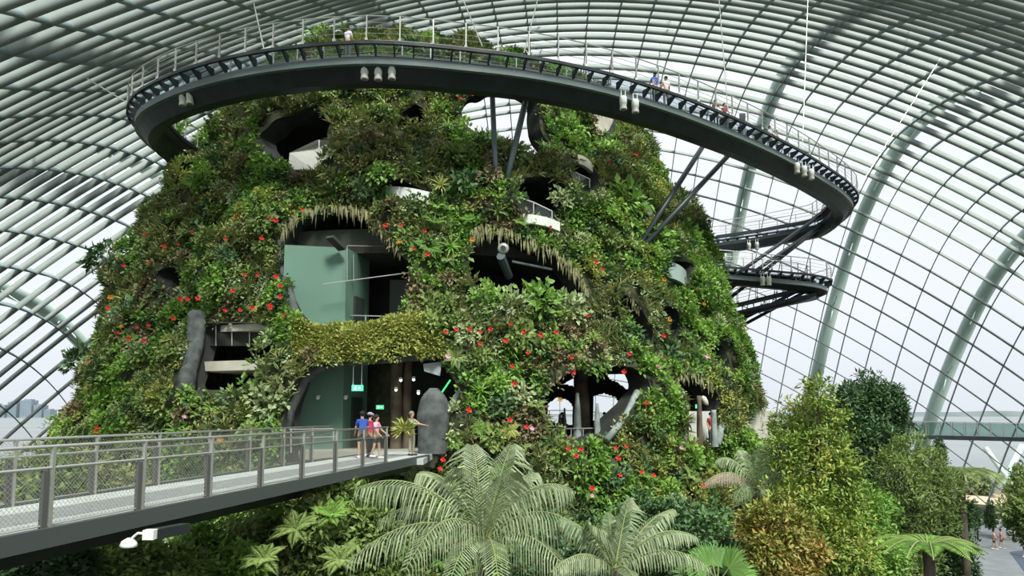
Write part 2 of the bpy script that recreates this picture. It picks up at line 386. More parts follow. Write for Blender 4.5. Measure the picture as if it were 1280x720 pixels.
def sector(name, p0, p1, ro, ri, z0, z1, m, n=24, parent=True):
    mb = MB(); ro_ = ro if callable(ro) else (lambda a: ro); vs = []
    for i in range(n+1):
        a = p0+(p1-p0)*i/n
        for r_, z_ in ((ro_(a), z0), (ro_(a), z1), (ri, z1), (ri, z0)): vs.append(tp(a, r_, z_))
    fs = []
    for i in range(n):
        for k in range(4): fs.append((i*4+k, i*4+(k+1) % 4, (i+1)*4+(k+1) % 4, (i+1)*4+k))
    fs += [(0, 1, 2, 3), (n*4+3, n*4+2, n*4+1, n*4)]
    mb.add(vs, fs); o = mb.build(name, m)
    return pt_child(o) if parent else o
def hp(px, py): return phi_of(hit(px, py))
# floors
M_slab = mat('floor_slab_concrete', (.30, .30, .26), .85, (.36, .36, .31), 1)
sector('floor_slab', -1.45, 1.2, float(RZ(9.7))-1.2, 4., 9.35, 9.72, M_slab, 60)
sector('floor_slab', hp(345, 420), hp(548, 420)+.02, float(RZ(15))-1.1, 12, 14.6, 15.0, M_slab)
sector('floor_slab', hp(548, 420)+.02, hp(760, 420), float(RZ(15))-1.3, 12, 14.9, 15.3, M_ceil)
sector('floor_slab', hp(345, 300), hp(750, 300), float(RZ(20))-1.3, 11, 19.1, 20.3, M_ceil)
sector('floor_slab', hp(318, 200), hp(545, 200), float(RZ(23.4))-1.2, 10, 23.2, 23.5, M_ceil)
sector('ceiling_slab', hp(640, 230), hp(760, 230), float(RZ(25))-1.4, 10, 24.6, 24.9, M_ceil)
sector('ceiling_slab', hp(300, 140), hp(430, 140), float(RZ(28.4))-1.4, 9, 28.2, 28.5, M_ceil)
for (a, b, z0, z1) in ((200, 345, 12.0, 12.25), (200, 345, 13.3, 13.75), (200, 345, 15.2, 15.5)):
    sector('terrace_slab', hp(a+20, 450), hp(b, 450), float(RZ(z0))-(.9 if z0 > 13 else 1.3), 16, z0, z1, M_conc)
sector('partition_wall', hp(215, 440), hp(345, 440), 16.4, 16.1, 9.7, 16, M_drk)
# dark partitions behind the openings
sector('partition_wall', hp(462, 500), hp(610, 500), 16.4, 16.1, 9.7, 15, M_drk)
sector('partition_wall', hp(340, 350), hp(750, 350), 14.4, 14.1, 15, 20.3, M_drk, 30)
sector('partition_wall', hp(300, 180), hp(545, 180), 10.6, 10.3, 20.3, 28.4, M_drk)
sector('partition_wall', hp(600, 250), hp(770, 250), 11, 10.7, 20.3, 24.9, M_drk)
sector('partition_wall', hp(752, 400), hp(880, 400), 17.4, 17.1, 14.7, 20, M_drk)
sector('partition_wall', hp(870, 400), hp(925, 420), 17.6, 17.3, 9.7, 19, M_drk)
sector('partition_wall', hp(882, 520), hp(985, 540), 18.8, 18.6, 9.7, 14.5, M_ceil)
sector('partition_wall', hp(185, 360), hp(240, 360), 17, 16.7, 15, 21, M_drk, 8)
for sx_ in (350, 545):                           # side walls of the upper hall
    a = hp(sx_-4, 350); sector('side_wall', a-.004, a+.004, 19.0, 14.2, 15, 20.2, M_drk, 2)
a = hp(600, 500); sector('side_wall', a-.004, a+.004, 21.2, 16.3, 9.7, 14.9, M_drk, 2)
# green lift core: corner at px 430, left face and receding right face
cA = at(350, 500, 31.0); cB = at(429, 500, 31.6); cC = at(459, 500, 34.2); cD = at(380, 500, 35.5)
core = slabpoly('lift_core', [(q.x, q.y) for q in (cA, cB, cC, cD)], 9.72, 19.1, M_mint); pt_child(core)
d_ = at(445, 545, 32.9); nrm = Vector((cC.y-cB.y, -(cC.x-cB.x), 0)).normalized(); ang = math.atan2(cC.y-cB.y, cC.x-cB.x)
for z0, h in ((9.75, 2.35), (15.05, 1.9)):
    mb = MB(); mb.box((d_.x+nrm.x*.02, d_.y+nrm.y*.02, z0+h/2), (1.0, .12, h), ang); o = mb.build('core_doorway', mat('painted_doorway_shade', (.03, .04, .035), .8)); pt_child(o)  # no opening here: the slab's near-black colour stands in for doorway shade
# curved rock column on the left terrace, and the big stone by the entrance
mb = MB(); a = hit(246, 405, -.1); b = hit(231, 492, .1)
mb.tube([a+Vector((0, 0, .5)), a.lerp(b, .3)+Vector((.1, 0, 0)), a.lerp(b, .65), b], [.42, .38, .36, .5], 9); pt_child(mb.build('rock_column', M_rock, None, True))
# rock frame lip right of the entrance + lip left of the upper opening
mb = MB(); mb.tube([hit(578, 500, -.3), hit(566, 528, -.2), hit(552, 556, -.1), hit(538, 584, 0)], [.10, .13, .16, .16], 7); pt_child(mb.build('opening_lip', M_conc, None, True))
mb = MB(); mb.tube([hit(p_, q_, -.15) for p_, q_ in ((350, 300), (353, 330), (361, 365), (370, 395), (385, 410))], [.16, .2, .22, .2, .12], 8); pt_child(mb.build('opening_lip', M_rock, None, True))
mb = MB(); mb.tube([hit(p_, q_, -.3) for p_, q_ in ((357, 540), (359, 512), (378, 474), (402, 456), (440, 450), (500, 446), (545, 444))], [.35, .35, .33, .28, .25, .25, .2], 8); pt_child(mb.build('opening_lip', M_rock, None, True))
mb = MB(); mb.tube([hit(797, 490, -.1), hit(780, 524, 0), hit(758, 550, .2)], [.18, .15, .16], 8); pt_child(mb.build('opening_lip', M_rock2, None, True))
mb = MB(); mb.tube([hit(900, 500, -.1), hit(903, 530, -.05), hit(897, 556, 0)], [.15, .2, .18], 8); pt_child(mb.build('opening_lip', M_rock2, None, True))
# rock wall with two arches at the back of the low cave
arch1 = [(684, 528), (685, 505), (697, 496), (712, 500), (721, 512), (722, 532)]
arch2 = [(743, 536), (742, 495), (756, 491), (772, 496), (781, 512), (772, 524), (768, 536)]
slot1 = [(704, 480), (716, 473), (736, 471), (735, 478), (718, 483)]; slot2 = [(758, 466), (790, 468), (793, 484), (782, 487), (772, 478), (762, 474)]
XG, YG = np.meshgrid(np.arange(664, 826, 1.5), np.arange(440, 566, 1.5)); yb = 41.5
V_ = []
for k in (0, .9):
    for a, b in zip(XG.ravel(), YG.ravel()):
        q_ = at(a, b, yb); V_.append((q_.x, q_.y+k+.5*noise.noise(q_*.5), q_.z))
V_ = np.array(V_); m_, n_ = XG.shape; id2 = np.arange(m_*n_).reshape(m_, n_)
q2 = np.stack([id2[:-1, :-1], id2[:-1, 1:], id2[1:, 1:], id2[1:, :-1]], -1).reshape(-1, 4)
ccx = XG.ravel()[q2].mean(1); ccy = YG.ravel()[q2].mean(1); kl = np.zeros(len(q2), bool)
for pl in (arch1, arch2, slot1, slot2): kl |= inpoly(ccx, ccy, pl)
q2 = q2[~kl]
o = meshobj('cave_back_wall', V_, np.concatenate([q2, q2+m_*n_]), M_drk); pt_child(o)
# balconies
def balcony(name, px0, py0, px1, py1, top_z, h, m, off=.15, thick=.25):
    a = hit(px0, py0, off); b = hit(px1, py1, off); mb = MB(); n = 8
    pa, pb = phi_of(a), phi_of(b); ra = Vector((a.x-CX, a.y-CY)).length; rb = Vector((b.x-CX, b.y-CY)).length
    vs = []
    for i in range(n+1):
        t = i/n; f_ = pa+(pb-pa)*t; r_ = ra+(rb-ra)*t+.25*math.sin(PI*t); z_ = a.z+(b.z-a.z)*t
        for dr, dz in ((0, 0), (0, -h), (-thick, -h), (-thick, 0)): vs.append(tp(f_, r_+dr, z_+dz))
    fs = [(i*4+k, i*4+(k+1) % 4, (i+1)*4+(k+1) % 4, (i+1)*4+k) for i in range(n) for k in range(4)]+[(0, 1, 2, 3), (n*4+3, n*4+2, n*4+1, n*4)]
    mb.add(vs, fs); return pt_child(mb.build(name, m))
M_wht = mat('white_render', (.62, .64, .6), .7, (.7, .71, .67), 1)
balcony('porch_wall', 480, 233, 537, 240, 0, .62, M_wht)
# faceted white lookout box
mb = MB(); pts = [(360, 212), (362, 191), (396, 175), (422, 174), (422, 190), (404, 200), (392, 212)]
f0 = [hit(a, b, .25) for a, b in pts]; nrm = outw(f0[2]); yy = min(p_.y for p_ in f0)
f0 = [at(a, b, 34.0+.012*abs(a-396)) for a, b in pts]; f1 = [p_+Vector((0, 1.6, 0)) for p_ in f0]; k = len(pts)
mb.add(f0+f1, [tuple(range(k)), tuple(reversed(range(k, 2*k)))]+[(i, i+k, (i+1) % k+k, (i+1) % k) for i in range(k)])
pt_child(mb.build('lookout_box', mat('perforated_pale_panel', (.50, .50, .46), .7, (.60, .60, .55), 30)))
for px in (399,):
    mb = MB(); mb.bar(at(px, 175, 33.95), at(px, 206, 33.95), .07, .05); pt_child(mb.build('panel_joint', M_wht))
def glassrail(pts, m, hgt=1.0, off=.05):
    P = [hit(a, b, off) for a, b in pts]; mb = MB(); mr = MB()
    for a, b in zip(P, P[1:]):
        mb.bar(a-Vector((0, 0, hgt/2)), b-Vector((0, 0, hgt/2)), .02, hgt); mr.bar(a, b, .06, .06)
    for a in P: mr.bar(a, a-Vector((0, 0, hgt)), .05, .05)
    pt_child(mb.build('balustrade_glass', M_bglass)); pt_child(mr.build('balustrade_rail', M_rail))
glassrail([(641, 244), (667, 253), (690, 264)], M_bglass, 1.0)
balcony('balcony_fascia', 654, 267, 700, 278, 0, .45, M_wht)
glassrail([(713, 213), (724, 218), (737, 224)], M_bglass, .8)
balcony('balcony_fascia', 712, 190, 742, 206, 0, .5, M_conc)
balcony('balcony_fascia', 828, 324, 858, 340, 0, .9, mat('frosted_green_panel', (.28, .36, .33), .4), .25)
balcony('balcony_fascia', 786, 250, 816, 264, 0, .45, mat('frosted_green_panel', (.3, .38, .35), .4), .2)
balcony('concrete_wall', 737, 138, 769, 140, 0, 1.6, M_conc, .05)
balcony('concrete_wall', 926, 512, 966, 514, 0, 1.9, M_conc, -.6)
balcony('parapet', 218, 262, 240, 252, 0, .35, M_conc, .1)
balcony('terrace_balustrade', 255, 404, 334, 404, 0, .01, M_mid, -.3)
for px in (270, 290, 312): mb = MB(); mb.bar(at(px, 405, 32.2), at(px, 432, 32.2), .05, .05); pt_child(mb.build('balustrade_post', M_rail))
mb = MB(); mb.box((0, 0, 0), (4.0, .04, 1.1), 0); o = mb.build('balustrade_panel', M_drk); o.location = at(295, 418, 32.3); o.parent = tower; o.matrix_parent_inverse = Matrix.Translation((-CX, -CY, 0))
# inner rail in the upper hall
mb = MB(); A = at(432, 394, 32.2); B = at(505, 396, 31.6)
mb.bar(A, B, .05, .05)
for t in (0, .35, .7, 1): q_ = A.lerp(B, t); mb.bar(q_, (q_.x, q_.y, 15.), .05, .05)
pt_child(mb.build('hall_railing', M_rail))
mb = MB(); mb.box((0, 0, 0), (1.1, .1, 2.6)); o = mb.build('hall_panel', mat('grey_green_panel', (.2, .22, .19), .8)); o.location = at(500, 380, 36.2); o.parent = tower; o.matrix_parent_inverse = Matrix.Translation((-CX, -CY, 0))
mb = MB(); mb.bar(at(404, 355, 30.6), at(517, 340, 31.4), .045, .04); mb.bar(at(434, 308, 30.8), at(434, 350, 30.8), .035, .035); mb.bar(at(434, 307, 30.8), at(480, 308, 32), .03, .03); mb.bar(at(442, 318, 32), at(442, 352, 32), .03, .03)
pt_child(mb.build('sprinkler_pipe', M_rail))
mb = MB(); mb.bar(at(412, 296, 30.6), at(428, 312, 31.3), .45, .12); pt_child(mb.build('ceiling_duct', M_ceil))
mb = MB(); mb.tube([at(626, 320, 32), at(636, 345, 33.5)], .22, 8); mb.tube([at(640, 327, 32.4), at(690, 337, 32.8)], .06, 6); pt_child(mb.build('ceiling_pipe', M_mid))

# ------------------------------------------------------------------ leaves
CAMP = np.array([0, 0, EYE])
def unit(a): return a/(np.linalg.norm(a, axis=-1, keepdims=True)+1e-9)
def leaves(Pt, Dr, Nm, L, W, fold=.12, droop=.15):
    S_ = unit(np.cross(Dr, Nm)); L = L[:, None]; W = W[:, None]
    mid = Pt+Dr*L*.45
    v = np.stack([Pt, mid+S_*W*.5+Nm*W*fold, Pt+Dr*L-Nm*L*droop, mid-S_*W*.5+Nm*W*fold], 1)
    return v
def leafmesh(name, quads, m, parent=None):
    n = len(quads); v = quads.reshape(-1, 3); b = np.arange(n)[:, None]*4
    f = np.concatenate([b+np.array([[0, 1, 2]]), b+np.array([[0, 2, 3]])], 0)
    return meshobj(name, v, f, m, parent)
def rosettes(C, N, k, rad, L, W, up=.35, spread=1.0, droop=.15, ltheta=(.15, 1.0)):
    n = len(C); C = np.repeat(C, k, 0); N = np.repeat(N, k, 0); rad = np.repeat(rad, k)
    a = unit(rng.normal(size=(n*k, 3))); t = unit(a-N*np.sum(a*N, -1, keepdims=True))
    h = rng.uniform(ltheta[0], ltheta[1], n*k)[:, None]
    base = C+t*(rad*rng.uniform(0, 1, n*k))[:, None]*spread+N*(rad*rng.uniform(-.1, .6, n*k))[:, None]
    D_ = unit(t*h+N*(1-h)*.9+np.array([0, 0, up]))
    nn = unit(N*.7+np.array([0, 0, .8])+rng.normal(size=(n*k, 3))*.35); nn = unit(nn-D_*np.sum(nn*D_, -1, keepdims=True))
    s = rng.uniform(.65, 1.35, n*k)
    return leaves(base, D_, nn, L*s, W*s, droop=droop)
# sample the shell
tri = SV[QK]; fc = tri.mean(1); fn = unit(np.cross(tri[:, 1]-tri[:, 0], tri[:, 3]-tri[:, 0])); area = np.linalg.norm(np.cross(tri[:, 1]-tri[:, 0], tri[:, 3]-tri[:, 0]), axis=1)
oo = np.stack([fc[:, 0]-CX, fc[:, 1]-CY, np.full(len(fc), 3.)], -1); fn *= np.sign(np.sum(fn*oo, -1, keepdims=True))
vx, vy = pix(fc); vis = (np.sum(fn*unit(CAMP-fc), -1) > -.35) & (vx > -120) & (vx < 1400) & (vy < 800) & (fc[:, 2] > .5) & (fc[:, 1] < 62)
# keep bare some bits (rock, recess)
vis &= ~inpoly(vx, vy, THRU['sky_hole'])
vis &= ~((fc[:, 1] > 50) & inpoly(vx, vy, [(560, 90), (700, 90), (700, 210), (560, 210)]))
wt = np.where(vis, area, 0); wt /= wt.sum()
def sample(n):
    i = rng.choice(len(fc), n, p=wt); j = rng.uniform(-.1, .1, (n, 3)); return fc[i]+j, fn[i]
def nval(P, sc, seed): return np.array([noise.noise(Vector((p[0]*sc+seed, p[1]*sc, p[2]*sc))) for p in P])
C_, N_ = sample(33000)
LEDGE = [(372, 408), (500, 398), (545, 405), (552, 445), (400, 452), (365, 440)]
lw = np.where(vis & inpoly(vx, vy, LEDGE), area, 0); li = rng.choice(len(fc), 1500, p=lw/lw.sum())   # the thick moss on the ledge
C_ = np.concatenate([C_, fc[li]+rng.uniform(-.08, .08, (1500, 3))]); N_ = np.concatenate([N_, fn[li]]); hx, hy = pix(C_)
n1 = nval(C_, .22, 0); n2 = nval(C_, .35, 40); n3 = nval(C_, .9, 80)+rng.normal(size=len(C_))*.25
lump = np.clip(nval(C_, .55, 120)*1.3, 0, .8)
C_ = C_+N_*lump[:, None]
N_ = unit(N_+np.array([0, 0, .25]))
ledge = inpoly(hx, hy, [(372, 408), (500, 398), (545, 405), (552, 445), (400, 452), (365, 440)])
ledge |= inpoly(hx, hy, [(375, 262), (455, 254), (480, 280), (460, 272), (420, 262)])
kind = np.full(len(C_), 0)                      # 0 mid leafy, 1 pale, 2 bright, 3 spiky, 4 bronze, 5 dark, 6 yellow, 7 olive
right = np.clip((hx-620)/300, 0, 1)
kind[n3 > .12] = 1
kind[(n2 > .05) & (n3 < .12)] = 3
kind[(n2 < -.16+.28*right)] = 2
kind[(n1 > .33) & (n3 > -.1)] = 4
kind[n3 < -.42] = 5
kind[(n1 < -.2) & (n3 > 0)] = 6
kind[(hy < 330) & (n3 > .15) & (hx < 640) & (n2 > -.1)] = 7
kind[ledge] = 6
spec = [('leafy_groundcover', L_mid, 11, .30, .30, .17, 'mid green leafy plants'), ('pale_creeper', L_pale, 13, .28, .20, .13, 'pale grey-green small leaved creepers'),
        ('bright_groundcover', L_bright, 12, .32, .27, .17, 'bright green soft leafy plants'), ('strap_leaf_cover', L_olive, 11, .15, .55, .06, 'thin strap leaved grassy plants'),
        ('bronze_foliage', L_bronze, 11, .28, .26, .17, 'bronze and brown leaved plants'), ('dark_groundcover', L_dark, 11, .32, .32, .19, 'dark green leafy plants'),
        ('yellow_creeper', L_yel, 14, .26, .19, .12, 'yellow-green mossy creepers'), ('olive_groundcover', L_olive, 12, .26, .24, .13, 'olive green small leaved plants')]
for k_, (nm, m_, kk, rd, L_, W_, txt) in enumerate(spec):
    s = kind == k_
    if s.sum() == 0: continue
    qd = rosettes(C_[s], N_[s], int(kk*1.15), np.full(s.sum(), rd*.95), L_*.78, W_*.8, up=(.6 if k_ == 3 else .15), droop=(.35 if k_ == 3 else .15))
    o = leafmesh(nm, qd, m_); tag(o, txt+' growing all over the planted tower', 'plants', kind='stuff')

# hanging dry roots under the brows of the openings
def roots(pts, n, ln, txt):
    P = [hit(a, b, .25) for a, b in pts]; seg = []
    for i in range(n):
        t = random.random()*(len(P)-1); i0 = int(t); q_ = P[i0].lerp(P[min(i0+1, len(P)-1)], t-i0)+Vector((0, random.uniform(-.3, .3), random.uniform(.0, .3)))
        seg.append(q_)
    n = len(seg); Pt = np.array(seg); Dr = unit(np.array([0, 0, -1.])+rng.normal(size=(n, 3))*.07); Nm = unit(np.array([0, -1., .2])+rng.normal(size=(n, 3))*.3)
    L = rng.uniform(.2, 1, n)**1.4*ln*.85; W = rng.uniform(.05, .10, n)
    q_ = leaves(Pt, Dr, Nm, L, W, .1, 0)
    o = leafmesh('hanging_roots', q_, L_root); tag(o, txt, 'roots', kind='stuff')
roots([(352, 292), (372, 270), (410, 259), (450, 263), (474, 282), (500, 312)], 210, 1.0, 'beige dry roots hanging from the brow of the large upper opening')
roots([(588, 296), (602, 287), (640, 294), (692, 314), (722, 340), (737, 372)], 230, 1.1, 'beige dry roots hanging from the brow of the dark middle opening')
roots([(846, 474), (870, 470), (895, 486)], 60, .8, 'dry roots hanging over the narrow right hand opening')
roots([(926, 512), (942, 503), (966, 522)], 60, .8, 'dry roots hanging over the pale wall at the right foot')
roots([(686, 482), (706, 465), (736, 458), (790, 460)], 40, .4, 'dry roots hanging over the low cave with arches')
roots([(760, 358), (785, 370), (800, 392)], 50, .9, 'dry roots hanging over the left curved crack')

# ------------------------------------------------------------------ plants one by one
LM = [(430, 330, 'large upper opening'), (660, 340, 'dark middle opening'), (290, 448, 'terrace with slabs'), (460, 510, 'footbridge entrance'),
      (392, 195, 'white lookout box'), (508, 240, 'small white porch'), (678, 255, 'railed gallery'), (630, 150, 'hole open to sky'),
      (738, 510, 'low arched cave'), (874, 515, 'narrow right-hand opening'), (946, 535, 'pale wall at foot'), (790, 400, 'left curved crack'),
      (842, 410, 'right curved crack'), (842, 340, 'green glass balcony'), (752, 155, 'bare top-right concrete wall'), (211, 360, 'dark left recess'),
      (515, 150, 'small hole under walkway'), (725, 218, 'small glass balcony')]
def where(px, py):
    d, (x, y, t) = min((((px-x)**2+(py-y)**2), (x, y, t)) for x, y, t in LM)
    dx, dy = px-x, py-y; d = math.sqrt(d)
    far = 'far ' if d > 110 else ('' if d > 45 else 'close ')
    s = ('left of' if dx < 0 else 'right of') if abs(dx) > abs(dy) else ('above' if dy < 0 else 'below')
    if abs(min(abs(dx), abs(dy))) > .5*max(abs(dx), abs(dy)):
        s = ('above' if dy < 0 else 'below')+' and '+('left of' if dx < 0 else 'right of')
    return far+s+' '+t
def proto_rosette(name, m, n, rad, L, W, up, droop, ltheta=(.15, 1)):
    q_ = rosettes(np.zeros((1, 3)), np.array([[0, 0, 1.]]), n, np.array([rad]), L, W, up, 1, droop, ltheta); return leafmesh(name, q_, m)
def proto_shrub(name, m, n, rad, L, W, flat=.75):
    # rounded bush: leaves over a lumpy ball
    d = unit(rng.normal(size=(n, 3))); d[:, 2] = np.abs(d[:, 2])*.9+.05; d = unit(d); rr = rad*rng.uniform(.45, 1.05, n)*(1+.25*np.sin(d[:, 0]*5+1)*np.cos(d[:, 1]*6))
    P = d*rr[:, None]*np.array([1, 1, flat]); D_ = unit(d+rng.normal(size=(n, 3))*.5); nn = unit(np.array([0, 0, 1.])+rng.normal(size=(n, 3))*.4+d*.4); nn = unit(nn-D_*np.sum(nn*D_, -1, keepdims=True))
    s = rng.uniform(.7, 1.3, n); qd = leaves(P, D_, nn, L*s, W*s)
    st = []
    for i in range(10):
        e_ = d[i]*rad*.7; st.append(leaves(np.zeros((1, 3)), unit(e_[None]), unit(np.cross(e_[None], [[1, .3, .2]])), np.array([rad*.9]), np.array([.04]), 0, 0))
    return leafmesh(name, np.concatenate([qd]+st), m)
def proto_fern(name, m, nf=11, L=.9, droop=.5):
    V = []
    for i in range(nf):
        a = 2*PI*i/nf+random.uniform(-.2, .2); el = random.uniform(.5, 1.2); hd = np.array([math.cos(a), math.sin(a), 0]); side = np.array([-math.sin(a), math.cos(a), 0])
        ln = L*random.uniform(.75, 1.1); K = 21
        for k in range(1, K):
            t = k/K; p = hd*ln*t*math.cos(el*(1-.3*t))+np.array([0, 0, ln*(math.sin(el)*t-droop*t*t)])
            wl = ln*.2*math.sin(PI*min(1, t*.95+.12))
            for sg in (-1, 1):
                dr = unit(side*sg+hd*.45+np.array([0, 0, -.15])); V.append(leaves(p[None], dr[None], np.array([[0, 0, 1.]]), np.array([wl+.02]), np.array([ln/K*.75]), .05, .1))
        V.append(leaves(np.zeros((1, 3)), unit(hd*math.cos(el)+np.array([0, 0, math.sin(el)-droop]))[None], np.array([[0, 0, 1.]]), np.array([ln*.9]), np.array([.03]), 0, 0))
    return leafmesh(name, np.concatenate(V), m)
def proto_strap(name, m, n=16, L=.8, W=.11):
    V = []
    for i in range(n):
        a = 2*PI*i/n*2.4; el = random.uniform(.35, 1.35); hd = np.array([math.cos(a), math.sin(a), 0]); p = np.zeros(3); K = 5; ln = L*random.uniform(.7, 1.1)
        for k in range(K):
            e1 = el-1.15*k/K; dr = hd*math.cos(e1)+np.array([0, 0, math.sin(e1)]); nn = -hd*math.sin(e1)+np.array([0, 0, math.cos(e1)])
            wd = W*(1.1-.8*(k/K)); sd_ = np.array([-math.sin(a), math.cos(a), 0])
            q0 = p; q1 = p+dr*ln/K; w1 = W*(1.1-.8*((k+1)/K)) if k < K-1 else .01
            V.append(np.stack([q0-sd_*wd/2, q0+sd_*wd/2, q1+sd_*w1/2, q1-sd_*w1/2])[None]); p = q1
    return leafmesh(name, np.concatenate(V), m)
protos = {
 'shrub': [(proto_shrub('leafy_shrub', m_, n_, r_, l_, w_), c_) for m_, n_, r_, l_, w_, c_ in ((L_mid, 150, .62, .26, .15, 'mid green'), (L_bright, 150, .66, .25, .15, 'bright green'), (L_dark, 150, .65, .27, .15, 'dark green'), (L_pale, 170, .6, .2, .12, 'pale green'), (L_bronze, 130, .55, .24, .16, 'bronze leaved'))],
 'fern': [(proto_fern('fern', m_, 11, L_, d_), c_) for m_, L_, d_, c_ in ((L_bright, .9, .5, 'bright green'), (L_mid, 1.0, .6, 'mid green'), (L_yel, .85, .5, 'yellow-green'))],
 'strap': [(proto_strap('strap_leaf_plant', m_, 16, L_, W_), c_) for m_, L_, W_, c_ in ((L_bright, .9, .10, 'bright green'), (L_yel, .75, .09, 'yellow-green'), (L_mid, .8, .12, 'mid green'))]}
used = {}
ALLPX = []
def place(kind_, i, p, nrm, sc, fmt, cat, grp, wh=None):
    o0, c_ = protos[kind_][i]; key = (kind_, i)
    o = o0 if key not in used else o0.copy()
    if key in used: COL.objects.link(o)
    used[key] = 1
    q_ = nrm.to_track_quat('Z', 'Y').to_matrix() @ Matrix.Rotation(random.uniform(0, 6.28), 3, 'Z')
    o.matrix_world = Matrix.Translation(p) @ q_.to_4x4() @ Matrix.Scale(sc, 4)
    x, y = pix(p)
    lb = fmt % (c_, wh or where(float(x), float(y)))
    if len(lb.replace('-', ' ').split()) > 16: lb = lb.split(' ', 1)[1]
    tag(o, ' '.join(lb.split()), cat, grp); return o
Cs, Ns = sample(2600); X_, Y_ = pix(Cs); got = []
front = [i for i in range(len(Cs)) if float(np.dot(Ns[i], unit(CAMP-Cs[i]))) > .05 and 0 < X_[i] < 1000 and 60 < Y_[i] < 720 and not (0 < X_[i] < 520 and 545 < Y_[i] < 665 and X_[i] < 300)]
for i in front:
    if all((X_[i]-a)**2+(Y_[i]-b)**2 > 19**2 for a, b in got): got.append((X_[i], Y_[i])); got[-1] = (X_[i], Y_[i]); ALLPX.append(i)
cnt = {'shrub': 0, 'fern': 0, 'strap': 0}
def blocked(x, y, r=13):
    for pl in HOLES.values():
        for k in range(8):
            if inpoly(x+r*math.cos(k*PI/4), y+r*math.sin(k*PI/4), pl): return True
    return False
ALLPX = [i for i in ALLPX if not blocked(X_[i], Y_[i])]
for n_i, i in enumerate(ALLPX):
    r_ = random.random(); kd = 'shrub' if r_ < .52 else ('fern' if r_ < .74 else 'strap')
    if cnt[kd] >= {'shrub': 290, 'fern': 130, 'strap': 140}[kd]: continue
    cnt[kd] += 1
    p = Vector(Cs[i]); nr = (Vector(Ns[i])+Vector((0, 0, .55 if kd != 'shrub' else .3))).normalized()
    px_ = X_[i]
    if kd == 'shrub': v_ = random.choices(range(5), (4, 2+4*(px_ > 620), 2, 2, 2*(px_ < 640)+.5))[0]
    else: v_ = random.choices(range(3), (3, 2, 2))[0]
    sc = random.uniform(.65, 1.15)*(1.0 if kd == 'shrub' else .85)
    big = 'large' if sc > .85 else 'small'
    fm = {'shrub': big+' %s shrub on tower, %s', 'fern': big+' %s fern on tower, %s', 'strap': big+' %s strap-leaved plant on tower, %s'}[kd]
    place(kd, v_, p-nr*.05+Vector(Ns[i])*random.uniform(.1, .45), nr, sc, fm, {'shrub': 'shrub', 'fern': 'fern', 'strap': 'plant'}[kd], {'shrub': 'shrubs on the planted tower', 'fern': 'ferns on the planted tower', 'strap': 'strap leaved plants on the planted tower'}[kd])
# bigger bushes the photo shows at set spots
for (px, py, i, sc, txt) in ((640, 385, 3, 1.5, 'at left end of the middle opening sill'), (675, 380, 1, 1.6, 'at the middle of the sill of the dark middle opening'), (712, 388, 3, 1.5, 'at the right end of the sill of the dark middle opening'), (610, 378, 1, 1.3, 'just below the left corner of the dark middle opening'),
      (128, 322, 2, 1.5, 'sticking out from the left slope against the glass'), (165, 400, 2, 1.6, 'on the left slope below the dark recess'), (225, 170, 1, 1.6, 'at the upper left shoulder under the walkway'), (330, 130, 0, 1.6, 'below the left part of the raised walkway'),
      (780, 255, 1, 2.0, 'on the upper right slope between the struts'), (712, 165, 1, 1.3, 'right of the hole open to the sky'), (340, 500, 3, 1.5, 'left of the entrance arch'), (100, 450, 2, 1.5, 'on the lower left slope'), (700, 250, 3, 1.1, 'right end of the gallery railing'),
      (860, 300, 1, 1.5, 'above the green glass balcony'), (900, 390, 1, 1.5, 'where the lower walkway meets the tower'), (820, 300, 1, 1.5, 'behind the foot of the long right strut pair'), (255, 230, 1, 1.3, 'below the upper left shoulder')):
    p = hit(px, py, .1)
    if p: place('shrub', i, p, (outw(p)+Vector((0, 0, .6))).normalized(), sc, 'big bushy %s shrub %s', 'shrub', 'shrubs on the planted tower', txt)
# summit planting seen through the railing
for i, (px, py) in enumerate(((385, 42), (405, 34), (430, 24), (452, 36), (478, 30), (500, 38), (525, 36), (548, 42), (440, 44), (515, 46))):
    p = at(px, py+16, 49.5+.6*(i % 3)); k_ = ('strap', 'shrub')[i % 2]
    place(k_, (0, 1, 2, 4, 2)[i % 5] if k_ == 'shrub' else i % 3, p, Vector((0, -.1, 1)), 1.7, '%s summit plant, '+['leftmost above the walkway rail', 'second from the left above the rail', 'tallest summit tuft', 'right of the tallest summit tuft', 'in the middle of the summit', 'right of the summit middle', 'near the right end of the summit', 'rightmost on the summit', 'low in front of the tallest tuft', 'low at the right of the summit'][i]+'%s', 'plant', 'summit plants', ' ')
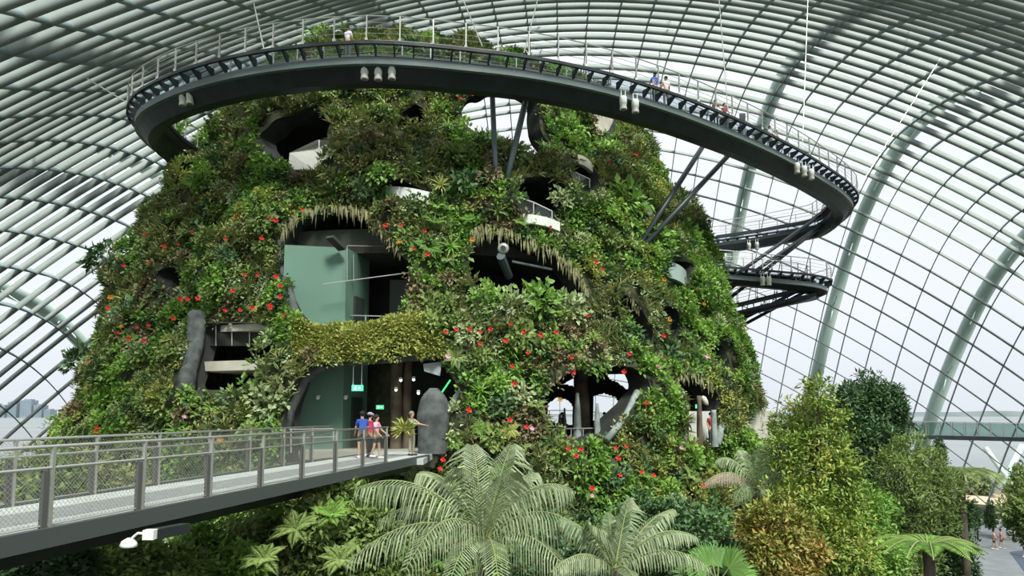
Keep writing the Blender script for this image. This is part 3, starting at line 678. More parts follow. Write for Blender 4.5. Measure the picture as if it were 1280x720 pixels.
# red, pink and orange flowers
def proto_flower(m, n=9, L=.17):
    V = []
    for i in range(n):
        a = 2*PI*i/n; el = .25+.5*(i % 2); d = np.array([math.cos(a)*math.cos(el), math.sin(a)*math.cos(el), math.sin(el)]); nn = np.array([-math.cos(a)*math.sin(el), -math.sin(a)*math.sin(el), math.cos(el)])
        V.append(leaves(np.zeros((1, 3)), d[None], nn[None], np.array([L]), np.array([L*.62]), .1, .05))
    return leafmesh('flower', np.concatenate(V), m)
FP = {'red': proto_flower(L_red), 'pink': proto_flower(L_pink), 'orange': proto_flower(L_org, 11, .2)}; fu = set()
RED = [(225, 374), (234, 374), (247, 373), (240, 291), (282, 299), (298, 258), (296, 270), (343, 274), (345, 276), (337, 272), (327, 298), (325, 279), (378, 262), (345, 346), (322, 344), (306, 344), (350, 357), (350, 371), (337, 385), (338, 382), (356, 395), (291, 364), (281, 388), (216, 398), (300, 388), (315, 385), (181, 293), (186, 329), (205, 308), (154, 332), (222, 305), (135, 385), (171, 409), (186, 407), (147, 416), (180, 426), (161, 424), (80, 444), (110, 452), (482, 282), (501, 281), (531, 289), (517, 311), (534, 318), (688, 284), (557, 415), (570, 412), (587, 412), (600, 415), (613, 412), (638, 405), (655, 415), (676, 419), (695, 416), (714, 447), (660, 441), (632, 426), (640, 458), (643, 480), (716, 466), (738, 455), (780, 465), (787, 443), (745, 328), (753, 336), (808, 504), (658, 534), (710, 561), (726, 562), (720, 570), (586, 513), (637, 525), (554, 575), (550, 586), (775, 594), (802, 590), (817, 594), (770, 560), (783, 558), (773, 573), (880, 607), (740, 611), (829, 420), (600, 430), (735, 395), (240, 660), (402, 710), (420, 710), (72, 706), (318, 658), (334, 656), (147, 580), (146, 592), (121, 535), (590, 118), (575, 122), (795, 193), (762, 202)]
PINK = [(852, 560), (740, 620), (823, 459), (230, 521), (560, 446), (884, 446), (665, 536)]
ORG = [(186, 330), (120, 540), (275, 550), (590, 300), (830, 350), (837, 400), (810, 345), (500, 302), (152, 408), (138, 372), (700, 500), (880, 380)]
for c_, lst in (('red', RED), ('pink', PINK), ('orange', ORG)):
    for (px, py) in lst:
        p = hit(px, py, .95)
        if p is None: continue
        o = FP[c_] if c_ not in fu else FP[c_].copy()
        if c_ in fu: COL.objects.link(o)
        fu.add(c_); nr = (Vector((0, 0, EYE))-p).normalized()+Vector((random.uniform(-.3, .3), 0, .3))
        o.matrix_world = Matrix.Translation(p) @ nr.to_track_quat('Z', 'Y').to_matrix().to_4x4() @ Matrix.Scale(random.uniform(.6, .9), 4)
        tag(o, 'bright %s flower on tower, %s' % (c_, where(px, py)), 'flower', c_+' flowers on the planted tower')

# ------------------------------------------------------------------ raised walkways
def smooth(pts, step):
    P = [Vector(p) for p in pts]; out = []
    for i in range(len(P)-1):
        p0, p1, p2, p3 = P[max(i-1, 0)], P[i], P[i+1], P[min(i+2, len(P)-1)]
        for k in range(24):
            t = k/24; out.append(.5*((2*p1)+(p2-p0)*t+(2*p0-5*p1+4*p2-p3)*t*t+(3*p1-p0-3*p2+p3)*t**3))
    out.append(P[-1]); res = [out[0]]; acc = 0
    for a, b in zip(out, out[1:]):
        L = (b-a).length; pos = step-acc
        while pos <= L: res.append(a.lerp(b, pos/L)); pos += step
        acc = (acc+L) % step
    return res
def strip(path, nrm, sec, closed=True):        # sweep a section [(inward, up)] along a path
    mb = MB(); K = len(sec); vs = []
    for p, n in zip(path, nrm):
        for a, b in sec: vs.append(p+n*a+Vector((0, 0, b)))
    fs = []
    for i in range(len(path)-1):
        for k in range(K): fs.append((i*K+k, i*K+(k+1) % K, (i+1)*K+(k+1) % K, (i+1)*K+k))
    fs += [tuple(range(K)), tuple(reversed(range((len(path)-1)*K, len(path)*K)))]
    return mb.add(vs, fs)
def walkway(root, pts, flip=1, W=2.1, depth=1.4, step=.85, post_every=1.45, label=''):
    fine = smooth(pts, step); n = []
    for i in range(len(fine)):
        d = fine[min(i+1, len(fine)-1)]-fine[max(i-1, 0)]; d.z = 0; d.normalize(); n.append(Vector((-d.y, d.x, 0))*flip)
    def near(p, n): return p
    strip(fine, n, [(0, 0), (0, -.14), (.12, -.14), (.12, 0)]).build('edge_beam', M_dark, root)
    strip(fine, n, [(W-.12, 0), (W-.12, -.22), (W, -.22), (W, 0)]).build('edge_beam', M_dark, root)
    strip(fine, n, [(1.15, -.02), (1.15, -.1), (W-.12, -.1), (W-.12, -.02)]).build('deck', mat('walkway_deck', (.2, .2, .19), .8), root)
    strip(fine, n, [(.12, -.04), (.12, -.07), (1.15, -.07), (1.15, -.04)]).build('deck_grating', M_grate, root)
    strip(fine, n, [(.42, -.52), (.42, -.84), (.62, -.84), (.62, -.52)]).build('side_beam', mat('walkway_side_beam', (.13, .165, .165), .4), root)
    gd = depth
    strip(fine, n, [(.62, -.58), (.62, -.84), (1.1, -gd), (1.6, -gd), (W-.25, -.84), (W-.25, -.58)]).build('box_girder', M_dark, root)
    first = None; K = len(fine)
    mb0 = MB(); extra = MB(); ex = 0
    for i, (p, q_) in enumerate(zip(fine, n)):
        a = p+q_*.05; b = p+q_*.6
        def br(mb):
            s_ = q_.cross(Vector((0, 0, 1)))*.03
            mb.add([a+s_+Vector((0, 0, -.08)), a-s_+Vector((0, 0, -.08)), b-s_+Vector((0, 0, -.08)), b+s_+Vector((0, 0, -.08)),
                    a+s_+Vector((0, 0, -.18)), a-s_+Vector((0, 0, -.18)), b-s_+Vector((0, 0, -.56)), b+s_+Vector((0, 0, -.56))],
                   [(0, 1, 2, 3), (4, 7, 6, 5), (0, 4, 5, 1), (1, 5, 6, 2), (2, 6, 7, 3), (3, 7, 4, 0)])
        if i < 96: m_ = MB(); br(m_); m_.build('bracket', M_dark, root)
        else: br(extra); ex = 1
    if ex: o = extra.build('bracket', M_dark, root); o['kind'] = 'stuff'
    posts = smooth(pts, post_every); pn = []
    for i in range(len(posts)):
        d = posts[min(i+1, len(posts)-1)]-posts[max(i-1, 0)]; d.z = 0; d.normalize(); pn.append(Vector((-d.y, d.x, 0))*flip)
    up = Vector((0, 0, 1)); c = 0
    for off in (.05, W-.05):
        for p, q_ in zip(posts, pn):
            a = p+q_*off
            if c < 99: mb = MB(); mb.bar(a, a+up*1.15, .05, .07, q_); mb.bar(a-q_*.0+up*.0, a+up*.12, .12, .12); mb.build('railing_post', M_rail, root)
            c += 1
        for h, r_, nm in ((1.15, .03, 'handrail'), (.85, .012, 'rail_wire'), (.6, .012, 'rail_wire'), (.35, .012, 'rail_wire')):
            mb = MB(); mb.tube([p+q_*off+up*h for p, q_ in zip(posts, pn)], r_, 5); mb.build(nm, M_rail, root)
    return fine, n
ring_px = [(206, 186, 27.4), (180, 168, 27.4), (161, 148, 27.5), (158, 130, 27.5), (172, 112, 27.5), (215, 90, 27.5), (270, 73, 27.5), (330, 61, 27.5), (400, 53, 27.5), (460, 50, 27.5), (520, 53, 27.5), (580, 59, 27.5), (655, 68, 27.5), (720, 80, 27.5), (780, 95, 27.5), (850, 118, 27.5), (900, 138, 27.5), (950, 160, 27.5), (1000, 186, 27.5), (1040, 211, 27.4), (1064, 229, 27.3), (1074, 246, 27.1), (1060, 264, 26.7), (1030, 279, 26.3), (960, 291, 25.8), (876, 303, 25.2)]
ring = empty('raised_walkway', (0, 0, 0)); tag(ring, 'dark steel walkway looping high around the planted tower', 'walkway')
rp = [atz(*a) for a in ring_px]
rp[-1] = at(876, 303, 55.5); rp[-2] = at(960, 291, 55.8); rp[-3] = at(1030, 279, 54)
# the path goes left to right in front of the tower, so its left side points to the tower
fine, nn_ = walkway(ring, rp, 1)
low = empty('lower_walkway', (0, 0, 0)); tag(low, 'zigzag lower steel walkway turning back at the right of the tower', 'walkway')
lp = [at(893, 331, 49.0), at(960, 337, 49.3), (at(1020, 343, 49.5)), at(1042, 350, 50.3), at(1030, 358, 51.5), at(990, 366, 52.3), at(915, 384, 53.5), at(896, 389, 53.8)]
walkway(low, lp, 1, 1.7, 1.1)
# struts
M_strut = mat('dark_strut_steel', (.03, .04, .044), .4)
def strut(name, a, b, r_, root, m=M_mid): mb = MB(); mb.tube([a, b], r_, 10); return mb.build(name, m, root, True)
strut('strut', at(615, 108, 31.8), hit(621, 252, 0), .13, ring); strut('strut', at(660, 114, 32.2), hit(627, 252, 0), .15, ring)
strut('strut', at(890, 165, 40.5), hit(792, 318, 0), .15, ring, M_strut); strut('strut', at(935, 168, 41.5), hit(797, 316, .2), .15, ring, M_strut)
e1 = at(1040, 262, 52.5)
for a, b, y0, y1 in (((1036, 262), (893, 362), 52, 50.), ((1046, 268), (905, 366), 52, 51), ((1052, 262), (913, 372), 51.5, 52)):
    strut('strut', at(*a, y0), at(*b, y1), .14, ring, M_strut)
strut('strut', at(1004, 360, 51), at(918, 404, 52.5), .13, low, M_strut); strut('strut', at(1030, 352, 50.5), at(922, 410, 53.5), .13, low, M_strut)
# plates where the strut pair meets the girder
for px, y0 in ((613, 31.6), (658, 32.0), (908, 40.4), (928, 41.2)):
    mb = MB(); top = at(px, 72 if px < 700 else 142, y0); bot = at(px, 108 if px < 700 else 178, y0); mb.bar(top, bot, .35, .12, Vector((0, 1, 0))); mb.build('strut_bracket', M_dark, ring)
# hanger rods up to the dome
def dome_hit(px, py):
    best = None; U_, S_ = np.meshgrid(np.linspace(-60, 60, 160), np.linspace(30, 130, 200)); p, _ = dome(U_, S_); x, y = pix(p); k = np.argmin((x-px)**2+(y-py)**2+np.where(p[..., 1] < 3, 1e9, 0)); return Vector(p.reshape(-1, 3)[k])
for i, (a, b, y0, txt) in enumerate((((603, 58), (560, -60), 29.8, 'leaning left above the strut pair'), ((655, 66), (680, -60), 30.4, 'rising above the right hand strut of the front pair'), ((330, 62), (300, -60), 30.3, 'above the left part of the walkway'),
      ((158, 128), (100, 95), 35.5, 'reaching left from the far left bend'), ((910, 140), (900, -40), 36.3, 'above the strut pair at the right'), ((1003, 186), (1010, -30), 41.5, 'left of the far right bend'), ((1130, 108), (1140, 30), 70, 'hanging under the glass at the upper right'), ((1070, 240), (1180, 60), 49, 'slanting up from the far right bend'))):
    mb = MB(); A = at(*a, y0); B = dome_hit(*b)
    mb.tube([A, B], .03, 6); o = mb.build('hanger_rod', M_rail); tag(o, 'thin pale hanger rod '+txt, 'rod', 'hanger rods')

# spotlights under the walkways
def spotlight(p, sc, label, grp):
    t = empty('spotlight', p); t.scale = (sc,)*3; tag(t, label, 'spotlight', grp)
    MB().tube([(0, 0, 0), (0, 0, -.05), (0, 0, -.06), (0, 0, -.36), (0, 0, -.38), (0, 0, -.62), (0, 0, -.64)], [.14, .18, .18, .18, .15, .18, .16], 12).build('housing', M_white, t, True)
    MB().tube([(0, 0, -.64), (0, 0, -.66)], .13, 12).build('lens', M_lens, t)
    mb = MB(); mb.bar((-.1, 0, 0), (-.1, 0, .3), .03, .05); mb.bar((.1, 0, 0), (.1, 0, .3), .03, .05); mb.build('mounting_bracket', M_white, t); return t
SP = [(229, 116, 31.9, 'left one of the pair under the far left bend'), (238, 114, 31.7, 'right one of the pair under the far left bend'),
      (456, 82, 29.2, 'leftmost of the three under the front of the walkway'), (473, 83, 29.2, 'middle one of the three under the front of the walkway'), (490, 82, 29.2, 'rightmost of the three under the front of the walkway'),
      (779, 121, 31.6, 'left one of the pair right of the strut pair'), (794, 125, 31.8, 'right one of the pair right of the strut pair'),
      (996, 204, 41.2, 'leftmost of the three near the far right bend'), (1005, 208, 41.5, 'middle one of the three near the far right bend'), (1014, 212, 41.8, 'rightmost of the three near the far right bend'),
      (936, 304, 53.6, 'left one under the returning upper walkway'), (946, 303, 53.6, 'right one under the returning upper walkway'), (953, 346, 49.2, 'left one under the lower walkway'), (961, 346, 49.2, 'right one under the lower walkway'),
      (953, 380, 52, 'left one under the lowest leg'), (960, 379, 52, 'right one under the lowest leg')]
for px, py, y0, txt in SP: spotlight(at(px, py, y0), 1.0 if y0 < 50 else .9, 'white cylinder spotlight, '+txt, 'white spotlights under the walkways')

# ------------------------------------------------------------------ entrance bridge
BZ = 9.75; bd = Vector((.2, 1, 0)).normalized(); bl = Vector((-1, .2, 0)).normalized()
def bp(y, off=0., z=0.): return Vector((-4.06-.2*(22.3-y), y, BZ+z))+bl*off
br = empty('footbridge', bp(15)); tag(br, 'grey footbridge with mesh railings leading into the planted tower', 'bridge')
def bch(o): o.parent = br; o.matrix_parent_inverse = Matrix.Translation(-bp(15)); return o
Y0, Y1 = 4.6, 26.4; Wd = 2.6
bdir = [bp(Y0), bp(Y1)]
def bstrip(sec): return strip(bdir, [bl, bl], sec)
bch(bstrip([(.0, 0), (0, -.1), (Wd, -.1), (Wd, 0)]).build('deck', mat('pale_bridge_concrete', (.36, .385, .37), .8, (.44, .465, .45), 2)))
bch(bstrip([(.72, .006), (.72, -.02), (1.75, -.02), (1.75, .006)]).build('centre_strip', mat('dark_deck_grating', (.20, .21, .21), .7, (.25, .26, .26), 9)))
for off in (-.1, Wd-.02): bch(bstrip([(off, .03), (off, -.24), (off+.12, -.24), (off+.12, .03)]).build('edge_beam', mat('bridge_edge_steel', (.07, .08, .08), .5)))
bch(bstrip([(.3, -.1), (.8, -.62), (1.9, -.62), (2.3, -.1)]).build('box_girder', M_dark))
k = 0; y = 22.3; nearp = []; 
while y > Y0: nearp.append(y); y -= 1.78
for off, sgn in ((0., 1), (Wd, -1)):
    for y in nearp:
        a = bp(y, off); mb = MB(); mb.bar(a+Vector((0, 0, -.15)), a+Vector((0, 0, 1.16)), .05, .05, bd)
        po = mb.build('railing_post', M_rail); bch(po)
        mb = MB(); c = a-bd*.11; mb.bar(c+Vector((0, 0, -.05)), c+Vector((0, 0, .82)), .09, .06, bl); q_ = mb.build('dark_stiffener', mat('weathered_steel_post', (.09, .09, .085), .7), po)
    for h, r_, nm in ((1.16, .026, 'handrail'), (.86, .022, 'mid_rail'), (.06, .012, 'bottom_rail')):
        mb = MB(); mb.tube([bp(Y0, off, h), bp(22.4 if off == 0 else 23.6, off, h)], r_, 6); bch(mb.build(nm, M_rail, None, True))
    for i in range(len(nearp)-1):
        a, b = nearp[i+1], nearp[i]; L = b-a; mb = MB(); H = 1.05; st = .075; nL = int((L+H)/st)
        for j in range(nL):
            t = j*st
            for dirn in (1, -1):
                # one wire of the net, clipped to the panel
                x0, z0 = (t-H, 0.) ; x1, z1 = (t, H)
                if x0 < 0: z0 = -x0; x0 = 0.
                if x1 > L: z1 = H-(x1-L); x1 = L
                if z1 <= z0: continue
                if dirn < 0: x0, x1 = L-x0, L-x1
                p_, q_ = bp(a+x0, off, .07+z0), bp(a+x1, off, .07+z1); d_ = (q_-p_).normalized(); w_ = d_.cross(bl)*.0026
                mb.add([p_-w_, p_+w_, q_+w_, q_-w_], [(0, 1, 2, 3)])
        bch(mb.build('mesh_panel', M_rail))
# landing inside the entrance, rail beside the core
mb = MB(); mb.tube([at(362, 537, 25.5), at(417, 536, 25.5)], .025, 6); mb.tube([at(362, 548, 25.5), at(421, 546, 25.5)], .025, 6)
for px in (364, 391, 417): mb.bar(at(px, 537, 25.5), at(px, 566, 25.5), .05, .05)
bch(mb.build('landing_rail', M_rail))
mb = MB(); a = bp(26.3, 2.6); mb.box((at(520, 578, 27.3).x-.75, 27.5, BZ-.14), (2.7, 5.2, .22)); bch(mb.build('landing_slab', mat('pale_bridge_concrete', (0, 0, 0)))) 

# white camera unit hanging under the bridge
cm = empty('security_camera', at(186, 668, 9.6)); tag(cm, 'white security camera unit on a curved arm under the footbridge', 'security camera')
mb = MB(); mb.box((.02, 0, 0), (.15, .13, .13)); mb.build('junction_box', M_white, cm)
MB().tube([(-.05, 0, .01), (-.14, -.02, .02), (-.20, -.02, -.03), (-.24, -.02, -.08)], .018, 8).build('arm', M_white, cm, True)
MB().tube([(-.24, -.02, -.05), (-.25, -.02, -.10), (-.26, -.02, -.15), (-.26, -.02, -.17)], [.04, .10, .115, .09], 14).build('dome_housing', M_white, cm, True)
mb = MB(); mb.bar(at(190, 668, 9.65), at(232, 660, 10.4), .16, .14); bch(mb.build('camera_beam', M_dark))

# ------------------------------------------------------------------ inside the entrance and the caves
FZ = 9.72
st = empty('standing_stone', Vector((at(541, 570, 27.9).x, 27.9, FZ))); tag(st, 'big dark rounded standing stone right of the footbridge entrance', 'rock')
vs = []; fs = []; nn2, mm2 = 18, 12
for i in range(mm2+1):
    t = i/mm2; z = 2.65*t; wv = .62*(1-max(0, t-.72)**2*9)*(.92+.1*math.sin(3*t)); wv = max(wv, .12)
    for k in range(nn2):
        a = 2*PI*k/nn2; r_ = wv*(1+.12*noise.noise(Vector((math.cos(a), math.sin(a), z))*1.7)); vs.append((r_*math.cos(a), r_*.6*math.sin(a), z))
for i in range(mm2):
    for k in range(nn2): fs.append((i*nn2+k, i*nn2+(k+1) % nn2, (i+1)*nn2+(k+1) % nn2, (i+1)*nn2+k))
fs.append(tuple(mm2*nn2+k for k in range(nn2)))
mb = MB(); mb.add(vs, fs); mb.build('boulder', M_rock, st, True)
def rockcol(px, w_, y0, ztop, label, m=M_brown, py=560, nm='rock_pillar', grp=None, taper=.75, z0=FZ, cat='rock'):
    b = at(px, py, y0); r0 = w_/2/FPX*y0; o = empty(nm, (b.x, y0, z0)); H = ztop-z0; vs = []; fs = []; n = 12; m_ = 10; sd_ = random.random()*50
    for i in range(m_+1):
        t = i/m_
        for k in range(n):
            a = 2*PI*k/n; r_ = r0*(1-(1-taper)*t)*(1+.3*noise.noise(Vector((math.cos(a)*1.5+sd_, math.sin(a)*1.5, t*H*.8)))); vs.append((r_*math.cos(a), r_*math.sin(a), H*t))
    for i in range(m_):
        for k in range(n): fs.append((i*n+k, i*n+(k+1) % n, (i+1)*n+(k+1) % n, (i+1)*n+k))
    fs.append(tuple(m_*n+k for k in range(n))); mb = MB(); mb.add(vs, fs); mb.build('rock_body', m, o, True); tag(o, label, cat, grp)
    return o
rockcol(495, 14, 31.6, 14.5, 'tall rough brown rock pillar in the dark hall behind the entrance, left one', grp='rock pillars in the entrance hall', taper=1)
rockcol(508, 12, 31.9, 14.5, 'tall rough brown rock pillar in the dark hall behind the entrance, right one', grp='rock pillars in the entrance hall', taper=.9)
def sign(p, w_, h_, label, rods=True, rz=0):
    t = empty('exit_sign', p, rz); tag(t, label, 'exit sign', 'green exit signs')
    mb = MB(); mb.box((0, 0, 0), (w_, .07, h_)); mb.build('light_box', mat('green_sign_light', (.10, .75, .38), .4, emit=.8), t)
    mb = MB(); u = h_/10; y = -.04
    def sq(x0, z0, x1, z1, wd): mb.bar((x0*u, y, z0*u), (x1*u, y, z1*u), .01, wd*u, Vector((0, 1, 0)))
    def sq(x0, z0, x1, z1, wd):
        a = Vector((x0*u, 0, z0*u)); b = Vector((x1*u, 0, z1*u)); d = (b-a).normalized(); n_ = Vector((-d.z, 0, d.x))*wd*u/2
        mb.add([Vector((0, y, 0))+q for q in (a-n_, b-n_, b+n_, a+n_)], [(0, 1, 2, 3)])
    sq(-3.2, 3, -2.2, 3, 1.2); sq(-3, 2.2, -3.6, 0, 1.3); sq(-3.2, 1.6, -1.8, .8, .7); sq(-3.2, 1.6, -4.8, .6, .7); sq(-3.6, 0, -2.2, -1.4, .9); sq(-2.2, -1.4, -2.4, -3.2, .8); sq(-3.6, 0, -4.6, -1.8, .9); sq(-4.6, -1.8, -6, -2, .8)
    sq(1, 0, 5, 0, .9); sq(5.2, 0, 3.6, 1.6, .8); sq(5.2, 0, 3.6, -1.6, .8)
    mb.build('pictogram', mat('sign_white', (.9, 1, .92), .4, emit=1.2), t)
    if rods: mb = MB(); mb.bar((-w_*.4, 0, h_/2), (-w_*.4, 0, 1.2), .03, .03); mb.bar((w_*.35, 0, h_/2), (w_*.35, 0, 1.2), .03, .03); mb.build('hanging_rod', M_white, t)
    return t
sign(at(447, 485, 29.9), .5, .26, 'green lit exit sign hanging on two rods beside the green lift core')
sign(at(475, 509, 32.5), .36, .2, 'smaller green lit exit sign in the dark hall behind the entrance', False)
sign(at(873, 508, 34.5), .3, .2, 'small green lit exit sign in the narrow right-hand opening', False)
def lamp(px, py, y0, r_, label, grp='small lamps in the entrance hall'):
    t = empty('ceiling_lamp', at(px, py, y0)); MB().tube([(0, 0, .12), (0, 0, .1), (0, 0, 0)], [.04, r_, r_], 10).build('lamp_body', M_white, t, True)
    MB().ball((0, 0, -.01), r_*.8, 8, 5).build('bulb', mat('lamp_glow', (1, .98, .9), .4, emit=6), t); tag(t, label, 'lamp', grp)
for px, py, t in ((495, 487, 'lowest bright lamp left of the standing stone'), (501, 475, 'upper left lamp in the dark hall'), (517, 474, 'upper right lamp in the dark hall'), (523, 491, 'lamp just above the standing stone')): lamp(px, py, 30.4, .08, 'small white '+t)
for px, py, y0, t in ((397, 497, 31.05, 'on the lit face of the green core'), (432, 497, 31.4, 'on the corner face of the green core')):
    t_ = empty('dome_camera', at(px, py, y0)); MB().ball((0, 0, 0), .10, 10, 6).build('camera_dome', M_white, t_, True); mb = MB(); mb.box((0, .12, .08), (.12, .24, .05)); mb.build('wall_bracket', M_white, t_); tag(t_, 'small round white surveillance camera '+t, 'camera', 'surveillance cameras on the core')
def panel(name, pxs, y0, m, label, th=.08, cat='panel'):
    P = [at(a, b, y0) for a, b in pxs]; n = len(P); mb = MB(); mb.add(P+[p+Vector((0, th, 0)) for p in P], [tuple(range(n)), tuple(reversed(range(n, 2*n)))]+[(i, i+n, (i+1) % n+n, (i+1) % n) for i in range(n)]); o = mb.build(name, m); tag(o, label, cat); return o
M_pan = mat('pale_grey_panel', (.34, .38, .40), .6)
panel('ceiling_panel', [(529, 455), (552, 452), (550, 470), (530, 464)], 29.8, M_pan, 'pale tilted panel under the roof of the entrance hall')
panel('leaning_panel', [(560, 505), (574, 484), (577, 497), (566, 527), (560, 524)], 29.6, M_pan, 'pale grey panel right of the standing stone')
mb = MB(); mb.tube([at(550, 494, 28.6), at(563, 475, 28.6)], .035, 8); o = mb.build('green_light_tube', mat('green_tube', (.05, .8, .2), .4, emit=.7)); tag(o, 'thin green tube slanting above the standing stone', 'tube')
mb = MB(); mb.tube([at(629, 309, 29), at(629, 309, 29.6)], [.24, .24], 14); 
t = empty('round_loudspeaker', at(629, 310, 30.9)); tag(t, 'round grey floodlight at the top of the dark middle opening', 'floodlight')
MB().tube([(0, 0, 0), (0, .1, 0), (0, .5, .02)], [.24, .27, .16], 16).build('housing', M_rail, t, True)
MB().tube([(0, -.01, 0), (0, -.02, 0)], [.13, .13], 14).build('lens', M_drk, t); t.name = 'floodlight'
mb = MB(); mb.tube([at(514, 342, 29), at(514, 340, 29.4)], .11, 10)
t = empty('spot_lamp', at(515, 340, 31.2)); MB().tube([(0, 0, .1), (0, 0, -.12)], .07, 10).build('lamp_body', M_white, t, True); tag(t, 'small white lamp at the right end of the slanting pipe in the upper hall', 'lamp')
# stalagmites and stones in the low cave and the nook
for px, w_, y0, h, m, py, t in ((722, 15, 32.2, 12.3, M_rock2, 553, 'pale pointed stalagmite left of the middle of the low cave'), (747, 12, 31.8, 11.8, M_rock2, 553, 'pale pointed stalagmite in front of the right arch of the low cave'),
      (727, 22, 38, 14.5, M_brown, 545, 'broad brown pillar between the two arches of the low cave'), (700, 10, 34, 11.3, M_brown, 545, 'small brown stalagmite in the left arch of the low cave'), (706, 8, 34.6, 11.6, M_rock2, 545, 'thin grey stalagmite in the left arch of the low cave'),
      (853, 12, 33.2, 12.4, M_rock2, 550, 'leaning grey stone at the left of the narrow right-hand opening'), (875, 8, 33.8, 12.2, M_brown, 550, 'brown post-like stone in the narrow right-hand opening'), (893, 9, 33.4, 11.5, M_rock2, 550, 'grey stone at the right of the narrow right-hand opening')):
    rockcol(px, w_, y0, h, t, m, py, 'stalagmite' if 'stalag' in t else 'standing_rock', None, .25 if 'stalag' in t else .7)
for a, t in ((((861, 514), (888, 514), (888, 552), (861, 552)), 'white wall panel inside the narrow right-hand opening'),): panel('white_board', a, 35, mat('off_white_wall', (.55, .56, .52), .8), t)
mb = MB(); mb.tube([at(684, 536, 32), at(790, 535, 32)], .03, 6)
for px in range(684, 792, 15): mb.bar(at(px, 536, 32), at(px, 552, 32), .04, .04)
o = mb.build('cave_railing', M_rail); tag(o, 'thin railing along the edge of the low arched cave', 'railing')
for (c, t) in (((855, 504), 'left'), ((881, 501), 'right')):
    mb = MB(); p = at(*c, 33); mb.tube([p+Vector((-.12, 0, .22)), p+Vector((-.05, 0, .12)), p+Vector((.05, 0, -.1)), p+Vector((.14, 0, -.22))], [.06, .13, .13, .05], 8); o = mb.build('hanging_disc', M_conc, None, True); tag(o, 'pale oval hanging ornament, the %s one in the narrow right-hand opening' % t, 'ornament', 'pale hanging ornaments')

